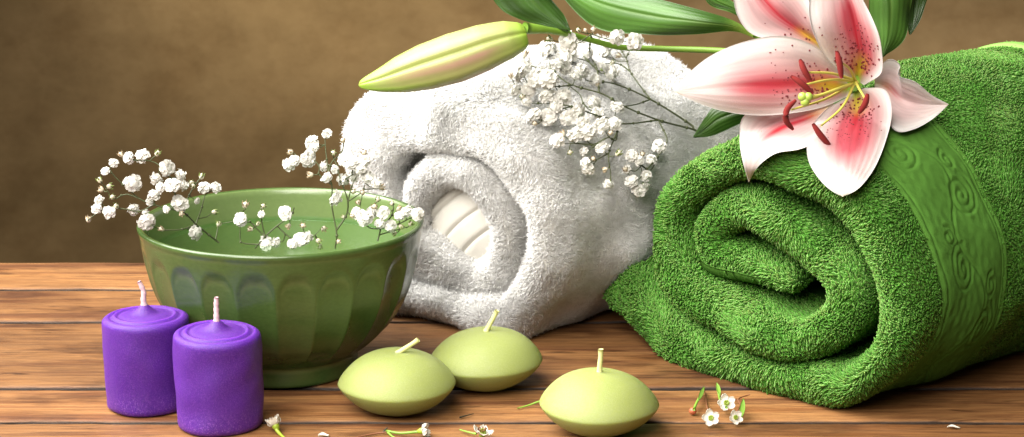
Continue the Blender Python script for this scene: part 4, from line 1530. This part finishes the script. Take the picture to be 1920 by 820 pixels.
o0 = on_z(770, 812)
wf = empty('waxflower', o0, 'white waxflower on a thin reddish stem lying below the candle beside the bowl', 'flower', 'fallen waxflowers')
L = lambda px, py, z=0.0: on_z(px, py, z) - o0
wax_blossom(wf, L(792, 808, 0.3), 0.85, (0.95, -0.15, 0.25), 8, open_=0.55)
seg(wf, 'stem', M['stem'], [L(783, 810, .25), L(762, 812, .2), L(745, 812, .15), L(724, 808, .2)], 0.07, 0.06)
seg(wf, 'stem', M['brown_stem'], [L(730, 810, .15), L(705, 813, .1), L(680, 818, .08), L(655, 823, .08)], 0.045, 0.035)
seg(wf, 'stem', M['twig'], [L(718, 812, .1), L(722, 806, .25), L(727, 802, .35)], 0.05, 0.03)
seg(wf, 'stem', M['stem'], [L(724, 808, .15), L(735, 818, .1), L(742, 822, .1)], 0.06, 0.04)

o0 = on_z(900, 815)
wf = empty('waxflower', o0, 'faded waxflower with brown centre at the table front, right of the stemmed one', 'flower', 'fallen waxflowers')
L = lambda px, py, z=0.0: on_z(px, py, z) - o0
wax_blossom(wf, L(905, 812, 0.38), 0.95, (0.25, -0.1, 1.0), 9, open_=0.9)
mb = MB()
for k in range(9):
    az = k * 0.7
    V, fs = tube([np.array([0, 0, 0.0]), np.array([.14 * math.cos(az), .14 * math.sin(az), .12]), np.array([.22 * math.cos(az), .22 * math.sin(az), .2])], [.03, .03, .035], 5)
    mb.add(V, fs)
b = mb.build('stamen_cluster', M['brown_stem'], wf)
b.location = L(904, 811, 0.42) * CM
seg(wf, 'stem', M['stem'], [L(893, 814, .2), L(880, 811, .2), L(862, 806, .15)], 0.06, 0.03)

tw = seg(None, 'twig', M['twig'], [on_z(862, 783, .08), on_z(872, 780, .1), on_z(888, 776, .09)], 0.045, 0.02)
tag(tw, 'tiny dark twig on the planks behind the front candle row', 'twig')
tw = seg(None, 'cut_stem', M['stem'], [on_z(970, 766, .06), on_z(992, 760, .12), on_z(1012, 753, .25), on_z(1040, 748, .3)], 0.03, 0.07)
tag(tw, 'pale green cut stem poking out behind the candle with upright wick', 'stem')


def flake(px, py, ln, wd, ang, label):
    c = on_z(px, py, 0.05)
    t = np.linspace(0, 1, 10)
    s = np.linspace(-1, 1, 7)
    X = (t - 0.5)[:, None] * ln * np.ones(7)
    Y = wd * np.sin(np.pi * np.clip(t, 0.03, 0.97))[:, None] * s
    Z = 0.04 + 0.12 * wd / 0.3 * (s ** 2)[None] * np.ones((10, 1)) + 0.05 * np.sin(t * 5)[:, None]
    G = np.stack([X * math.cos(ang) - Y * math.sin(ang), X * math.sin(ang) + Y * math.cos(ang), Z], -1)
    V, fs, _ = sheet(G, 0.03)
    o = MB().add(V, fs, 0, (0.82, 0.79, 0.7)).build('fallen_petal', M['wax_petal'], color=True)
    o.location = c * CM
    return tag(o, label, 'petal', 'fallen petals')


flake(607, 819, 0.5, 0.2, 0.3, 'white fallen petal at the table front between bowl and candles')
flake(1788, 803, 0.6, 0.13, 0.05, 'sliver of white petal on the planks below the green towel')

# ------------------------------------------------------------------ light
def area(name, loc, target, size, power, color, size_y=None, spread=None):
    ld = bpy.data.lights.new(name, 'AREA')
    ld.energy = power
    ld.color = color
    ld.size = size * CM
    if size_y:
        ld.shape = 'RECTANGLE'
        ld.size_y = size_y * CM
    if spread:
        ld.spread = math.radians(spread)
    o = bpy.data.objects.new(name, ld)
    COL.objects.link(o)
    o.location = np.asarray(loc, float) * CM
    d = Vector(target) - Vector(loc)
    o.rotation_euler = d.to_track_quat('-Z', 'Y').to_euler()
    return o


area('key_softbox', (-62, 113, 76), (4, 112, 5), 105, 16.0, (1.0, 0.975, 0.92), spread=100)
area('fill_softbox', (-30, 30, 80), (2, 110, 6), 80, 5.8, (1.0, 0.95, 0.88), spread=80)
sp = bpy.data.lights.new('wall_spot', 'SPOT')
sp.energy = 37
sp.color = (1.0, 0.93, 0.72)
sp.spot_size = math.radians(37)
sp.spot_blend = 1.0
sp.shadow_soft_size = 0.06
so = bpy.data.objects.new('wall_spot', sp)
COL.objects.link(so)
so.location = (-0.10, 1.40, 0.85)
so.rotation_euler = (Vector((-0.15, 2.14, 0.27)) - Vector(so.location)).to_track_quat('-Z', 'Y').to_euler()

w = bpy.data.worlds.new('World')
scene.world = w
w.use_nodes = True
w.node_tree.nodes['Background'].inputs['Color'].default_value = (0.9, 0.78, 0.62, 1)
w.node_tree.nodes['Background'].inputs['Strength'].default_value = 0.05

# ------------------------------------------------------------------ camera and render
cd = bpy.data.cameras.new('camera')
cd.sensor_width = 36
cd.lens = F / 1920 * 36
cd.clip_start = 0.05
cd.clip_end = 50
cd.dof.use_dof = True
cd.dof.focus_distance = 1.10
cd.dof.aperture_fstop = 26
co = bpy.data.objects.new('camera', cd)
COL.objects.link(co)
co.location = CAM * CM
co.rotation_euler = (math.radians(90) - PITCH, 0, 0)
scene.camera = co
vs = scene.view_settings
vs.view_transform = 'Standard'
vs.look = 'None'
vs.exposure = 0.2
vs.gamma = 1
scene.cycles.use_denoising = True
scene.cycles.max_bounces = 12
scene.cycles.diffuse_bounces = 7
scene.cycles.transparent_max_bounces = 12
scene.render.film_transparent = False
